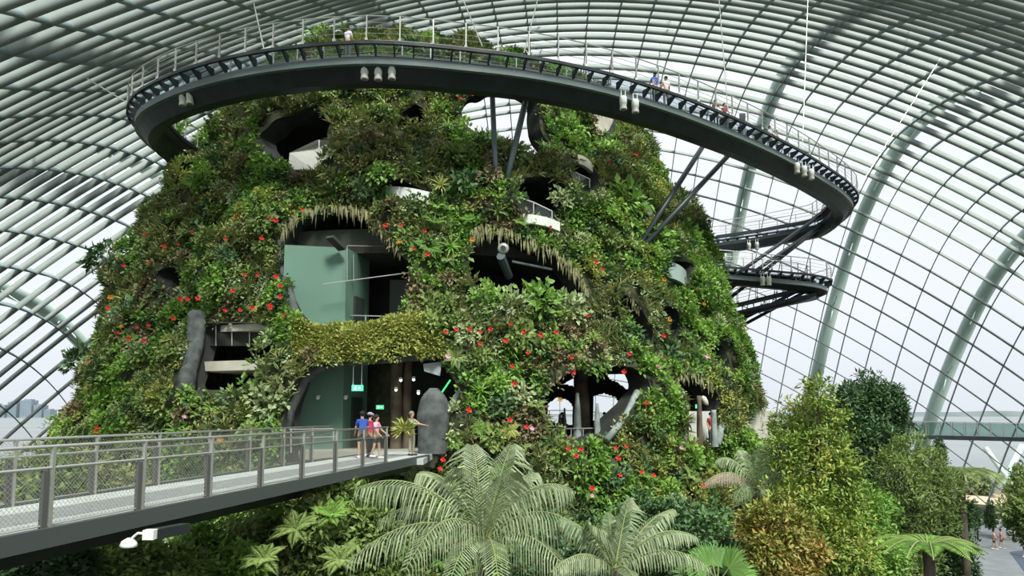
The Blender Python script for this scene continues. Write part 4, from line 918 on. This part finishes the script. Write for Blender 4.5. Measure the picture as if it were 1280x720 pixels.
# ------------------------------------------------------------------ people
SKIN = mat('skin', (.50, .30, .20), .6)
def skinned(name, nodes, edges, m, parent, sub=1):
    me = bpy.data.meshes.new(name); me.from_pydata([n[:3] for n in nodes], edges, []); me.materials.append(m)
    o = bpy.data.objects.new(name, me); COL.objects.link(o); o.parent = parent
    sk = o.modifiers.new('skin', 'SKIN'); sk.use_smooth_shade = True
    d = me.skin_vertices[0].data
    for i, n in enumerate(nodes): d[i].radius = (n[3], n[3]*(n[4] if len(n) > 4 else 1)); d[i].use_root = (i == 0)
    ss_ = o.modifiers.new('sub', 'SUBSURF'); ss_.levels = sub; ss_.render_levels = sub
    return o
def person(loc, rz, h, shirt, legs, hair, label, stride=0., armr=(0, 0), shorts=False, longhair=False, bag=None, hat=None, vest=None, grp=None, sit=0):
    s = h/1.72; t = empty('person', loc, rz); t.scale = (s, s, s); tag(t, label, 'person', grp)
    def mk(c, nm): return mat(nm+'_%02d%02d%02d' % tuple(int(x*99) for x in c), c, .8)
    nodes = [(0, 0, .93, .125, .8), (0, 0, 1.12, .115, .8), (0, 0, 1.32, .135, .75), (0, .0, 1.44, .06), (0, -.01, 1.50, .052), (0, -.015, 1.585, .085, 1.1), (0, -.015, 1.665, .08, 1.1), (0, -.10, 1.585, .018)]
    edges = [(0, 1), (1, 2), (2, 3), (3, 4), (4, 5), (5, 6), (5, 7)]
    sh = [(0, 0, .90, .135, .85), (0, 0, 1.12, .13, .85), (0, 0, 1.32, .152, .8), (0, 0, 1.43, .085)]; she = [(0, 1), (1, 2), (2, 3)]
    pt = [(0, 0, .94, .135, .85), (0, 0, .86, .14, .85)]; pte = [(0, 1)]; feet = []
    for sg, ar in ((-1, armr[0]), (1, armr[1])):
        a = R(ar); S = Vector((sg*.165, 0, 1.385)); up_ = Vector((sg*.2, -math.sin(a), -math.cos(a))).normalized(); E_ = S+up_*.285; fo = Vector((sg*.02, -math.sin(min(a+.5, 2.4)), -math.cos(min(a+.5, 2.4)))).normalized(); Wr = E_+fo*.25; Pm = Wr+fo*.07
        i = len(nodes); nodes += [(*S, .06), (*E_, .042), (*Wr, .027), (*Pm, .034, .6)]; edges += [(2, i), (i, i+1), (i+1, i+2), (i+2, i+3)]
        for q, (dx, ln) in enumerate(((-.026, .068), (-.009, .078), (.009, .074), (.025, .06))):
            f1 = Pm+Vector((0, dx, 0))+fo*.035; f2 = f1+fo*ln*.55; f3 = f2+(fo+Vector((-sg*.5, 0, 0))).normalized()*ln*.45
            j = len(nodes); nodes += [(*f1, .010), (*f2, .009), (*f3, .008)]; edges += [(i+3, j), (j, j+1), (j+1, j+2)]
        j = len(nodes); th = Wr+fo*.03+Vector((0, -.035, 0)); nodes += [(*th, .012), (*(th+fo*.04+Vector((0, -.012, 0))), .010)]; edges += [(i+3, j), (j, j+1)]
        k = len(sh); sh += [(*S, .075), (*S.lerp(E_, .75), .062)]; she += [(2, k), (k, k+1)]
        st_ = stride*sg; Hp = Vector((sg*.09, 0, .87)); Kn = Vector((sg*.10, -.18*st_-.02, .49)); An = Vector((sg*.10, -.30*st_+(.06 if st_ < 0 else 0), .09+(.06 if st_ < 0 else 0))); To = An+Vector((sg*.02, -.15, -.05))
        i = len(nodes); nodes += [(*Hp, .09), (*Kn, .058), (*An, .038), (*To, .032)]; edges += [(0, i), (i, i+1), (i+1, i+2), (i+2, i+3)]
        k = len(pt); pt += [(*Hp, .102), (*Kn.lerp(Hp, .25 if shorts else 0), .075 if not shorts else .09)]+([] if shorts else [(*An.lerp(Kn, .08), .055)]); pte += [(1, k), (k, k+1)]+([] if shorts else [(k+1, k+2)])
        feet.append((An, To))
    skinned('body', nodes, edges, SKIN, t); skinned('shirt', sh, she, mk(shirt, 'shirt_cloth'), t); skinned('shorts' if shorts else 'trousers', pt, pte, mk(legs, 'trouser_cloth'), t)
    for An, To in feet: mb = MB(); mb.tube([An+Vector((0, .06, -.06)), An+Vector((0, .02, -.04)), To+Vector((0, .03, 0)), To+Vector((0, -.05, 0))], [.04, .052, .045, .03], 8); mb.build('shoe', mk((.7, .7, .7) if shorts else (.05, .05, .05), 'shoe'), t, True)
    for sg in (-1, 1): MB().ball((sg*.033, -.098, 1.61), .011, 6, 4).build('eye', mat('eye', (.02, .02, .02), .2), t)
    MB().ball((0, -.1, 1.55), .02, 6, 4, (1.3, .5, .35)).build('mouth', mat('lip', (.4, .12, .1), .5), t)
    mb = MB(); mb.ball((0, .012, 1.655), .108, 12, 8, (.95, 1.0, .95)); 
    if longhair: mb.tube([(0, .07, 1.66), (0, .09, 1.5), (0, .10, 1.36)], [.08, .075, .03], 8)
    mb.build('hair', mk(hair, 'hair'), t, True)
    if hat: mb = MB(); mb.ball((0, 0, 1.69), .115, 12, 6, (1, 1, .7)); mb.tube([(0, -.06, 1.68), (0, -.2, 1.66)], [.09, .05], 8); mb.build('hat', mk(hat, 'hat'), t, True)
    if bag: mb = MB(); mb.box((0, .19, 1.2), (.27, .15, .36)); mb.bar((-.1, .12, 1.38), (-.1, -.12, 1.36), .03, .02); mb.bar((.1, .12, 1.38), (.1, -.12, 1.36), .03, .02); mb.build('backpack', mk(bag, 'bag'), t)
    if vest: skinned('vest', [(0, 0, 1.02, .15, .85), (0, 0, 1.18, .15, .85), (0, 0, 1.34, .165, .82)], [(0, 1), (1, 2)], mk(vest, 'vest'), t)
    return t
def gp(px, y0, off=0): d = at(px, 570, y0); return Vector((d.x, y0, BZ))
BLK = (.02, .015, .012)
person(gp(452, 24.6), R(200), 1.66, (.03, .07, .35), (.04, .04, .05), BLK, 'person in blue shirt and dark shorts standing on the footbridge with a blue backpack', .1, (10, 15), True, bag=(.04, .09, .38))
person(gp(461.5, 25.1), R(150), 1.60, (.30, .04, .08), (.03, .03, .05), BLK, 'person in a dark red top and pale cap between the blue and the pink shirts', .1, (10, 10), hat=(.3, .3, .42))
person(gp(470, 24.4), R(80), 1.54, (.80, .38, .52), (.02, .02, .02), (.03, .02, .02), 'person in a pink top and dark shorts carrying a red bag on the footbridge', .35, (15, 25), True, True, bag=(.55, .03, .07))
person(Vector((gp(514, 26.2).x, 26.2, BZ)), R(60), 1.66, (.25, .26, .16), (.28, .27, .2), (.2, .2, .17), 'gardener in khaki with a bright green vest holding cut plants beside the stone', 0, (60, 55), vest=(.12, .7, .12))
person(Vector((at(563, 560, 29.6).x, 29.6, FZ)), R(10), 1.55, (.75, .08, .35), (.05, .05, .07), BLK, 'person in a bright pink top half hidden right of the standing stone')
# bundle of cut plants in the gardener's arms
q_ = rosettes(np.array([list(gp(506, 26.0)+Vector((0, 0, .95)))]), np.array([[0, -.5, .8]]), 90, np.array([.3]), .34, .08, .1, 1, .2); o = leafmesh('plant_bundle', q_, L_yel); tag(o, 'bundle of cut yellow-green plants held by the gardener', 'plants', kind='stuff')
# on the high walkway: feet on the deck
def ringp(px, inn=1.45):
    b = min(range(len(fine)), key=lambda i: abs(float(pix(fine[i])[0])-px)+(0 if float(pix(fine[i])[1]) < 245 else 900)); return fine[b]+nn_[b]*inn
for px, rz, h, sh, lg, t in ((419, 160, 1.5, (.75, .75, .78), (.1, .1, .12), 'person in white at the front of the high walkway, above the left part'), (838, 30, 1.55, (.25, .25, .28), (.1, .1, .1), 'dark haired person left of the blue one on the high walkway'),
      (849, 200, 1.7, (.03, .10, .5), (.05, .05, .08), 'person in a bright blue shirt on the high walkway'), (862, 190, 1.7, (.72, .62, .64), (.15, .12, .12), 'person in a pale pinkish shirt right of the blue one on the high walkway'),
      (926, 0, 1.6, (.1, .07, .07), (.05, .05, .05), 'left one of two dark clothed people right of the strut pair on the walkway'), (933, 20, 1.6, (.2, .05, .05), (.05, .05, .05), 'right one of two dark clothed people right of the strut pair on the walkway'),
      (990, 40, 1.65, (.4, .42, .45), (.1, .1, .1), 'person in grey near the far right bend of the high walkway'), (1000, 60, 1.6, (.06, .06, .07), (.1, .1, .1), 'person in black near the far right bend of the high walkway')):
    person(ringp(px), R(rz), h, sh, lg, BLK, t, armr=(15, 30))
person(at(874, 302, 56)+Vector((0, .0, 0)), R(90), 1.7, (.04, .04, .05), (.04, .04, .05), BLK, 'dark clothed person standing where the upper walkway meets the tower', armr=(60, 30), bag=(.03, .03, .04))
lf = min(range(len(lp)), key=lambda i: abs(float(pix(lp[i])[0])-990)+(900 if i < 4 else 0))
person(lp[5]+Vector((-.3, .8, 0)), R(20), 1.6, (.3, .2, .18), (.2, .12, .1), BLK, 'person in brown on the lowest leg of the zigzag walkway')
for px, y0, c_, t in ((703, 36, (.05, .05, .06), 'dark clothed person seen through the left arch of the low cave'), (756, 39, (.03, .03, .04), 'tall dark clothed person seen through the right arch of the low cave'), (768, 38.5, (.25, .1, .08), 'person in dark red at the right edge of the right cave arch'), (889, 34.3, (.3, .05, .05), 'person with a red top inside the narrow right-hand opening')):
    person(Vector((at(px, 540, y0).x, y0, FZ)), R(20), 1.65, c_, (.04, .04, .05), BLK, t)
for px, py, sh, lg, rz, t in ((1243, 687, (.75, .45, .5), (.03, .03, .05), 60, 'left one of two walkers in pink on the paved path'), (1252, 686, (.6, .2, .28), (.1, .06, .1), 50, 'right one of two walkers in pink on the paved path'), (1281, 697, (.7, .72, .75), (.05, .08, .2), 90, 'person in white cut by the right frame edge on the path')):
    person(atz(px, py, 0), R(rz), 1.62, sh, lg, BLK, t, .5, (20, 25), shorts=True)
person(at(1173, 683, 44)-Vector((0, 0, at(1173, 683, 44).z)), R(0), 1.65, (.7, .03, .03), (.5, .5, .5), BLK, 'person in a bright red top half hidden among the trees at the right')

# ------------------------------------------------------------------ palms
def frond(name, A, Bt, h, L_m, parent, n=34, ll=.62, hang=1.15, ww=.036, sparse=0):
    A = Vector(A); Bt = Vector(Bt); Cc = A.lerp(Bt, .5)+Vector((0, 0, h)); V = []; pts = []
    for i in range(n+1):
        t = i/n; pts.append(A*(1-t)**2+Cc*2*t*(1-t)+Bt*t*t)
    for i in range(3, n):
        t = i/n; p = pts[i]; d = (pts[i+1]-pts[i]).normalized(); sd_ = d.cross(Vector((0, 0, 1)))
        if sd_.length < .1: sd_ = Vector((1, 0, 0))
        hh = 1.7*(1-.75*abs(d.z)); sd_.normalize(); ln = ll*(math.sin(PI*min(1, t*.85+.13))**.6)*random.uniform(.85, 1.1)
        for sg in (-1, 1):
            d1 = (sd_*sg*.75+d*.5-Vector((0, 0, .25*(hh-.5)))).normalized(); d2 = (sd_*sg*.4+d*.4-Vector((0, 0, hang*hh*random.uniform(.7, 1.3)))).normalized()
            m1 = p+d1*ln*.4; m2 = m1+d2*ln*.35; d3 = (d2-Vector((0, 0, hang*hh*.6))).normalized(); e_ = m2+d3*ln*.3
            wv = d*ww*.5; V.append([p-wv*.6, p+wv*.6, m1+wv, m1-wv]); V.append([m1-wv, m1+wv, m2+wv*.8, m2-wv*.8]); V.append([m2-wv*.8, m2+wv*.8, e_+wv*.1, e_-wv*.1])
    Vn = np.array([[list(q) for q in r_] for r_ in V]); b = np.arange(len(Vn))[:, None]*4
    o = meshobj(name, Vn.reshape(-1, 3), b+np.array([[0, 1, 2, 3]]), L_m, parent)
    mb = MB(); mb.tube(pts, [.03*(1-i/n*.8) for i in range(n+1)], 5); mb.build('midrib', mat('frond_midrib', (.22, .26, .10), .6), o, True)
    return o
def palm(crown, base_z, fronds, label, L_m=L_palm, tr=.14, ll=.62, dead=()):
    t = empty('palm', (crown.x, crown.y, base_z)); tag(t, label, 'palm')
    def ch(o): o.parent = t; o.matrix_parent_inverse = Matrix.Translation(-Vector((crown.x, crown.y, base_z)))
    MB().tube([(crown.x+.2, crown.y+.2, base_z), (crown.x+.1, crown.y+.1, (base_z+crown.z)/2), crown-Vector((0, 0, .35)), crown+Vector((0, 0, .1))], [tr*1.3, tr, tr*1.1, tr*.8], 10)
    mb = MB(); mb.tube([(crown.x+.2, crown.y+.2, base_z), (crown.x+.1, crown.y+.1, (base_z+crown.z)/2), crown-Vector((0, 0, .35)), crown+Vector((0, 0, .1))], [tr*1.3, tr, tr*1.1, tr*.8], 10); ch(mb.build('trunk', L_bark, None, True))
    for i, (px, py, dy, h) in enumerate(fronds):
        o = frond('frond', crown, at(px, py, crown.y+dy), h, L_m if i not in dead else mat('dry_palm_leaflet', (.30, .25, .19), .8, (.44, .38, .3), 2, island=True), None, ll=ll); ch(o)
        if i in dead: o['label'] = 'dry brown frond'
    return t
c1 = at(606, 678, 15.5)
palm(c1, 0, [(443, 612, -.6, 1.3), (432, 706, -1.0, 1.25), (505, 716, -2.0, 1.5), (524, 590, .5, .9), (590, 556, .9, .5), (640, 556, .6, .5), (668, 590, 1.2, .4), (716, 612, -.3, 1.1), (738, 672, -1, 1.2), (715, 722, -1.6, 1.0), (560, 735, -1.8, .9), (625, 740, -2, .9), (575, 585, -.6, .5), (640, 590, -.8, .6), (610, 600, 1.5, .3), (475, 650, 1.2, 1.1)],
     'large palm with drooping grey-green fronds at the bottom centre', ll=1.0)
c2 = at(768, 716, 14)
palm(c2, 0, [(787, 622, .3, .2), (842, 636, .6, .5), (700, 648, .3, .5), (872, 672, -.4, .8), (890, 712, -.8, .8), (735, 655, -.5, .4), (800, 740, -1.6, .5), (690, 716, -1, .7), (815, 655, 1.0, .4), (760, 640, 1.2, .2)],
     'palm with feathery fronds right of the large central palm', ll=.55)
c4 = at(946, 616, 22)
palm(c4, 0, [(880, 606, -.6, 1.0), (895, 575, .4, .9), (925, 562, .8, .6), (955, 556, .3, .4), (1005, 574, .2, .6), (990, 612, -.8, .9), (918, 628, -.9, .8), (960, 625, -1.1, .8)],
     'coconut-like palm below the pale wall at the tower foot, one frond dried', tr=.16, ll=.6, dead=(0,))
# fan palm
def fanleaf(name, A, d, r_, parent):
    A = Vector(A); d = Vector(d).normalized(); nrm = (Vector((0, 0, 1))-d*d.z); nrm = (Vector((0, -.5, 1)).normalized()); sd_ = d.cross(nrm).normalized(); nrm = sd_.cross(d); hub = A+d*r_*.7; V = []
    for i in range(26):
        a = R(-105+210*i/25); dr = (d*math.cos(a)+sd_*math.sin(a)).normalized(); L = r_*random.uniform(.85, 1.05); wv = sd_*math.cos(a)*.035-d*math.sin(a)*.035
        m_ = hub+dr*L*.6; e_ = hub+dr*L-Vector((0, 0, .12*L*random.uniform(.5, 1.5))); V.append([hub, m_-wv, e_, m_+wv])
    Vn = np.array([[list(q) for q in r2] for r2 in V]); b = np.arange(len(Vn))[:, None]*4
    o = meshobj(name, Vn.reshape(-1, 3), b+np.array([[0, 1, 2, 3]]), L_fan, parent); mb = MB(); mb.bar(A, hub, .025, .02); mb.build('stalk', mat('frond_midrib', (0, 0, 0)), o); return o
c3 = at(897, 730, 15); t = empty('fan_palm', (c3.x, c3.y, 0)); tag(t, 'bright green fan palm at the bottom, right of the feathery palms', 'palm')
def ch3(o): o.parent = t; o.matrix_parent_inverse = Matrix.Translation(-Vector((c3.x, c3.y, 0))); return o
mb = MB(); mb.tube([(c3.x, c3.y, 0), c3], [.14, .11], 9); ch3(mb.build('trunk', L_bark))
for i in range(13):
    a = R(-90+i*20+random.uniform(-6, 6)); ch3(fanleaf('fan_leaf', c3, (math.sin(a), random.uniform(-.5, .5), math.cos(a)*.9+.25), random.uniform(.50, .68), None))

# ------------------------------------------------------------------ trees and shrubs on the ground
def tree(nm, base, clusters, lm, n, label, cat='tree', L=.28, W=.13, tr=.12, grp=None, flat=1., up=.1, droop=.15):
    b = Vector(base); t = empty(nm, b); tag(t, label, cat, grp); mb = MB(); top = max(clusters, key=lambda c: c[0].z)[0]
    trunk = [Vector((0, 0, 0)), (top-b)*.4+Vector((.1, 0, 0)), (top-b)*.95]; mb.tube(trunk, [tr, tr*.75, tr*.2], 8)
    C = []; N = []; tot = sum(r_**2 for _, r_ in clusters)
    for c, r_ in clusters:
        q = c-b; zt = max(.1, min(.85, (q.z-r_*.6)/max(.1, (top-b).z))); a = (top-b)*zt
        mb.tube([a, a.lerp(q, .5)+Vector((0, 0, .1)), q], [tr*.45, tr*.3, .02], 6)
        k = max(6, int(n*1.9*r_**2/tot)); d = unit(rng.normal(size=(k, 3))); rr = r_*rng.uniform(.35, 1.05, k)[:, None]*(1+.75*np.array([noise.noise(Vector(x)*2.6+q) for x in d]))[:, None]
        C.append(np.array(q)+d*rr*np.array([1, 1, flat])); N.append(unit(d+np.array([0, 0, .4])))
    mb.build('trunk', L_bark, t, True); C = np.concatenate(C); N = np.concatenate(N)
    qd = rosettes(C, N, 9, np.full(len(C), .2 if L < .5 else .5), L*.62, W*.66, up, 1, droop); leafmesh('foliage', qd, lm, t); return t
def cl_(lst, y0): return [(at(px, py, y0+random.uniform(-.6, .6)), r_/FPX*y0) for px, py, r_ in lst]
def gbase(px, y0): d = at(px, 600, y0); return (d.x, y0, 0)
L_cro = mat('croton_leaf', (.08, .15, .02), .4, (.50, .48, .12), .5, island=True, trans=.2, col3=(.19, .29, .05))
L_cor = mat('croton_orange_leaf', (.11, .16, .03), .4, (.50, .27, .10), .5, island=True, trans=.2, col3=(.27, .28, .06))
tree('croton', gbase(1010, 21), cl_([(1022, 490, 17), (1010, 515, 24), (1035, 520, 20), (1000, 548, 26), (1035, 560, 28), (1010, 585, 34), (1050, 600, 28), (1000, 625, 34), (1045, 640, 34), (1020, 680, 38), (1060, 690, 30), (985, 575, 18), (1020, 720, 40), (985, 535, 20), (978, 560, 20)], 21), L_cro, 1500, 'tall yellow-green croton with glossy leaves right of the small palm', 'shrub', .23, .09, .1)
tree('croton', gbase(975, 18.5), cl_([(955, 650, 22), (985, 655, 24), (1000, 690, 28), (960, 690, 26), (985, 720, 30), (940, 665, 14)], 18.5), L_cor, 700, 'orange tinted croton in front of the tall yellow-green one', 'shrub', .22, .09, .08)
tree('dark_tree', gbase(1085, 29), cl_([(1085, 492, 20), (1060, 500, 17), (1110, 500, 20), (1075, 520, 28), (1110, 530, 24), (1122, 512, 12), (1085, 555, 32), (1058, 545, 20), (1110, 565, 20), (1080, 590, 26), (1060, 620, 30)], 29), L_dark, 1500, 'dense blackish green tree behind the tall croton', 'tree', .34, .10, .16)
tree('slender_tree', gbase(1140, 26), cl_([(1135, 560, 18), (1120, 580, 24), (1150, 590, 24), (1165, 575, 16), (1130, 610, 30), (1160, 620, 26), (1105, 625, 22), (1140, 645, 32), (1110, 660, 28), (1175, 605, 16), (1185, 625, 18), (1180, 655, 18), (1190, 600, 12), (1120, 700, 40), (1150, 690, 26)], 26), L_mid, 1300, 'slender mid green tree with fine leaves right of the dark tree', 'tree', .24, .07, .1)
tree('slender_tree', gbase(1085, 23), cl_([(1085, 640, 30), (1070, 675, 34), (1095, 700, 34), (1060, 715, 34), (1045, 660, 24)], 23), L_bright, 700, 'bright green bushy tree between the croton and the tree fern', 'tree', .26, .11, .1)
tree('cypress', gbase(1174, 50), cl_([(1174, 553, 3.5), (1174, 560, 5), (1174, 568, 6), (1174, 578, 7), (1174, 590, 8), (1174, 604, 9)], 50), L_dark, 260, 'thin dark cypress tip rising below the far glass walkway', 'tree', .3, .12, .1)
tree('right_edge_shrub', gbase(1285, 32), cl_([(1285, 610, 16), (1278, 635, 22), (1300, 650, 26), (1290, 665, 16), (1275, 590, 8)], 32), L_mid, 420, 'green leafy tree cut by the right frame edge beside the path', 'tree', .3, .14, .12)
for i, (px, y0, r_, t) in enumerate(((1218, 62, 7, 'leftmost clipped dark cone shrub beyond the path'), (1238, 64, 6, 'clipped dark cone shrub behind the walkers'), (1262, 62, 8, 'rightmost clipped dark cone shrub beyond the path'), (1200, 60, 9, 'dark rounded shrub left of the path behind the tree fern'))):
    tree('cone_shrub', gbase(px, y0), cl_([(px, 652, r_), (px, 644, r_*.8), (px, 636, r_*.55), (px, 629, r_*.3)], y0), L_dark, 150, t, 'shrub', .3, .14, .08, 'clipped cone shrubs')
# bushes filling the ground at the left, seen through and under the bridge
for i, (lst, y0, lm_, t) in enumerate((([(15, 610, 40), (60, 590, 34), (30, 660, 44), (75, 640, 40), (-30, 620, 50), (-10, 690, 50)], 19, L_mid, 'broad green shrub behind the near end of the footbridge'), ([(110, 600, 34), (150, 620, 34), (110, 650, 40), (70, 700, 36)], 20.5, L_olive, 'olive green shrub behind the second near bridge post'),
      ([(20, 715, 26), (55, 718, 24), (90, 712, 20)], 13, L_dark, 'dark bluish shrub under the near end of the footbridge'), ([(130, 715, 26), (180, 710, 28), (225, 715, 24)], 15, L_mid, 'leafy shrub below the white camera unit'), ([(250, 690, 26), (300, 715, 26), (275, 725, 24)], 17, L_bright, 'bright shrub under the middle of the footbridge'))):
    b = gbase(lst[0][0], y0); tree('broad_shrub', b, cl_(lst, y0), lm_, 620, t, 'shrub', .27, .13, .09)
for i, (px, py, y0, v_, sc, t) in enumerate(((370, 662, 16.5, 1, 1.3, 'below the middle of the footbridge'), (415, 645, 17.5, 0, 1.2, 'below the far part of the footbridge'), (345, 640, 18.5, 0, 1.1, 'just under the footbridge edge beam'), (398, 600, 21, 0, 1.0, 'between footbridge and entrance slab'), (330, 700, 15.5, 1, 1.2, 'at the bottom edge left of the big palm'), (425, 700, 15.5, 1, 1.1, 'at the bottom edge beside the big palm'))):
    p = at(px, py, y0); place('fern', v_, p, Vector((0, -.5, 1)).normalized(), sc*.62, 'large %s fern %s', 'fern', 'ferns below the footbridge', t)
tree('fern_bank', gbase(380, 19), cl_([(360, 700, 40), (420, 690, 40), (330, 670, 34), (400, 650, 30), (460, 660, 34), (480, 720, 40), (300, 690, 30), (440, 625, 22)], 19), L_mid, 1100, 'leafy bank below the footbridge, left of the big palm', 'shrub', .3, .13, .1)
tree('shrub_bank', gbase(850, 20), cl_([(700, 690, 44), (800, 680, 40), (850, 690, 40), (880, 660, 30), (830, 650, 28), (930, 700, 40), (860, 720, 40), (740, 720, 40)], 20), L_dark, 1100, 'dark mixed shrubs between the feathery palm and the croton', 'shrub', .26, .12, .1)
tree('path_side_shrub', gbase(1195, 30), cl_([(1200, 640, 14), (1192, 660, 18), (1200, 685, 16), (1190, 705, 22), (1205, 715, 14)], 30), L_dark, 520, 'dark shrub at the left edge of the paved path, behind the low tree fern', 'shrub', .28, .12, .08)
# tree ferns
def treefern(nm, crown, fr, label, L_m=L_bright, n=12, L=1.5, tr=.12, droop=.35):
    t = empty(nm, (crown.x, crown.y, 0)); tag(t, label, 'tree fern', 'tree ferns'); H = crown.z
    mb = MB(); mb.tube([(0, 0, 0), (.05, 0, H*.5), (0, 0, H)], [tr*1.2, tr, tr*.9], 9); mb.build('trunk', L_bark, t, True)
    for i in range(n):
        a = 2*PI*i/n+random.uniform(-.15, .15); hd = Vector((math.cos(a), math.sin(a), 0)); A = Vector((0, 0, H)); Bt = A+hd*L*random.uniform(.85, 1.1)+Vector((0, 0, -droop*L*.6)); Cc = A.lerp(Bt, .5)+Vector((0, 0, L*.38)); V = []; K = 34; pts = [A*(1-q/K)**2+Cc*2*(q/K)*(1-q/K)+Bt*(q/K)**2 for q in range(K+1)]
        for q in range(2, K):
            d = (pts[q+1]-pts[q]).normalized(); sd_ = d.cross(Vector((0, 0, 1))).normalized(); tt = q/K; wl = L*.27*math.sin(PI*min(1, tt*.9+.12))
            for sg in (-1, 1):
                e_ = pts[q]+(sd_*sg+d*.35-Vector((0, 0, .12))).normalized()*wl; wv = d*L/K*.5; m_ = pts[q].lerp(e_, .5); V.append([pts[q]-wv*.5, m_-wv, e_, m_+wv])
        Vn = np.array([[list(x) for x in r2] for r2 in V]); b = np.arange(len(Vn))[:, None]*4; o = meshobj('frond', Vn.reshape(-1, 3), b+np.array([[0, 1, 2, 3]]), L_m, t)
        mb = MB(); mb.tube(pts, .015, 4); mb.build('midrib', mat('frond_midrib', (0, 0, 0)), o)
    return t
treefern('tree_fern', at(1160, 684, 15.5), None, 'bright tree fern at the bottom right in front of the path', L_bright, 13, 1.2, .13, .1)
treefern('tree_fern', at(1200, 592, 29), None, 'taller tree fern with flat umbrella crown left of the path', L_mid, 14, 2.0, .16, .25)

# ------------------------------------------------------------------ right hand side: path, far walkway
path = slabpoly('floor_path', [(p.x, p.y) for p in (atz(1150, 735, 0), atz(1215, 735, 0), atz(1330, 735, 0), atz(1340, 668, 0), atz(1290, 652, 0), atz(1208, 652, 0), atz(1196, 672, 0))], 0, .05, mat('grey_paving', (.17, .185, .20), .8, (.22, .235, .25), .8)); tag(path, 'grey paved path', kind='structure')
pr = slabpoly('path_mat', [(p.x, p.y) for p in (atz(1262, 690, .05), atz(1300, 686, .05), atz(1340, 715, .05), atz(1290, 728, .05))], .05, .07, mat('dark_blue_paving', (.07, .09, .13), .7)); tag(pr, 'dark blue strip on the paved path near the right edge', 'path mat')
kb = MB(); kb.bar(atz(1200, 651, .15), atz(1300, 651, .15), .25, .3); o = kb.build('path_kerb', M_conc); tag(o, 'low pale kerb along the far side of the paved path', 'kerb')
ct = slabpoly('trim_court', [(p.x, p.y) for p in (atz(1195, 640, 0), atz(1265, 640, 0), atz(1260, 612, 0), atz(1205, 612, 0))], -.05, -.02, mat('sandy_court', (.46, .33, .24), .9, (.55, .42, .32), .1)); tag(ct, 'sandy court outside the glass', kind='structure')
fw = empty('far_glass_walkway', at(1200, 545, 60)); tag(fw, 'straight glass sided walkway high on the right before the bay', 'walkway'); o0 = at(1200, 545, 60)
def fch(o): o.parent = fw; o.matrix_parent_inverse = Matrix.Translation(-o0); return o
A = at(1105, 543, 61); B = at(1330, 548, 58)
mb = MB(); mb.bar(A-Vector((0, 0, .15)), B-Vector((0, 0, .15)), 1.6, .35); fch(mb.build('deck_beam', M_dark))
for off in (-.75, .75):
    nY = Vector((0, off, 0)); mb = MB(); mb.bar(A+nY+Vector((0, 0, .6)), B+nY+Vector((0, 0, .6)), .02, 1.1); fch(mb.build('glass_panel', M_bglass))
    mb = MB(); mb.bar(A+nY+Vector((0, 0, 1.2)), B+nY+Vector((0, 0, 1.2)), .06, .06); fch(mb.build('handrail', M_rail))
    for i in range(15): q_ = A.lerp(B, i/14)+nY; mb = MB(); mb.bar(q_, q_+Vector((0, 0, 1.2)), .05, .05); fch(mb.build('railing_post', M_rail))
for i, (a, b) in enumerate((((1232, 560), (1276, 622)), ((1278, 556), (1246, 618)))):
    mb = MB(); mb.tube([at(*a, 92), at(*b, 92)], .35, 8); o = mb.build('trim_%d' % (20+i), M_rib, None, True); tag(o, 'pale outer cross brace at the right', kind='structure')
# trees outside on the shore
for i, (px, y0, s_, t) in enumerate(((1222, 96, 1, 'pale green tree outside the glass left of the cross brace'), (1268, 98, 1.1, 'pale green tree outside the glass right of the cross brace'), (1150, 105, 1.2, 'low green tree outside the glass beyond the slender tree'), (1190, 110, 1.0, 'low green tree outside the glass under the far walkway'))):
    tree('shore_tree', gbase(px, y0), cl_([(px, 600, 10*s_), (px-9, 608, 9*s_), (px+9, 607, 9*s_), (px, 615, 10*s_)], y0), L_pale, 160, t, 'tree', .8, .45, .2, 'trees outside by the shore')
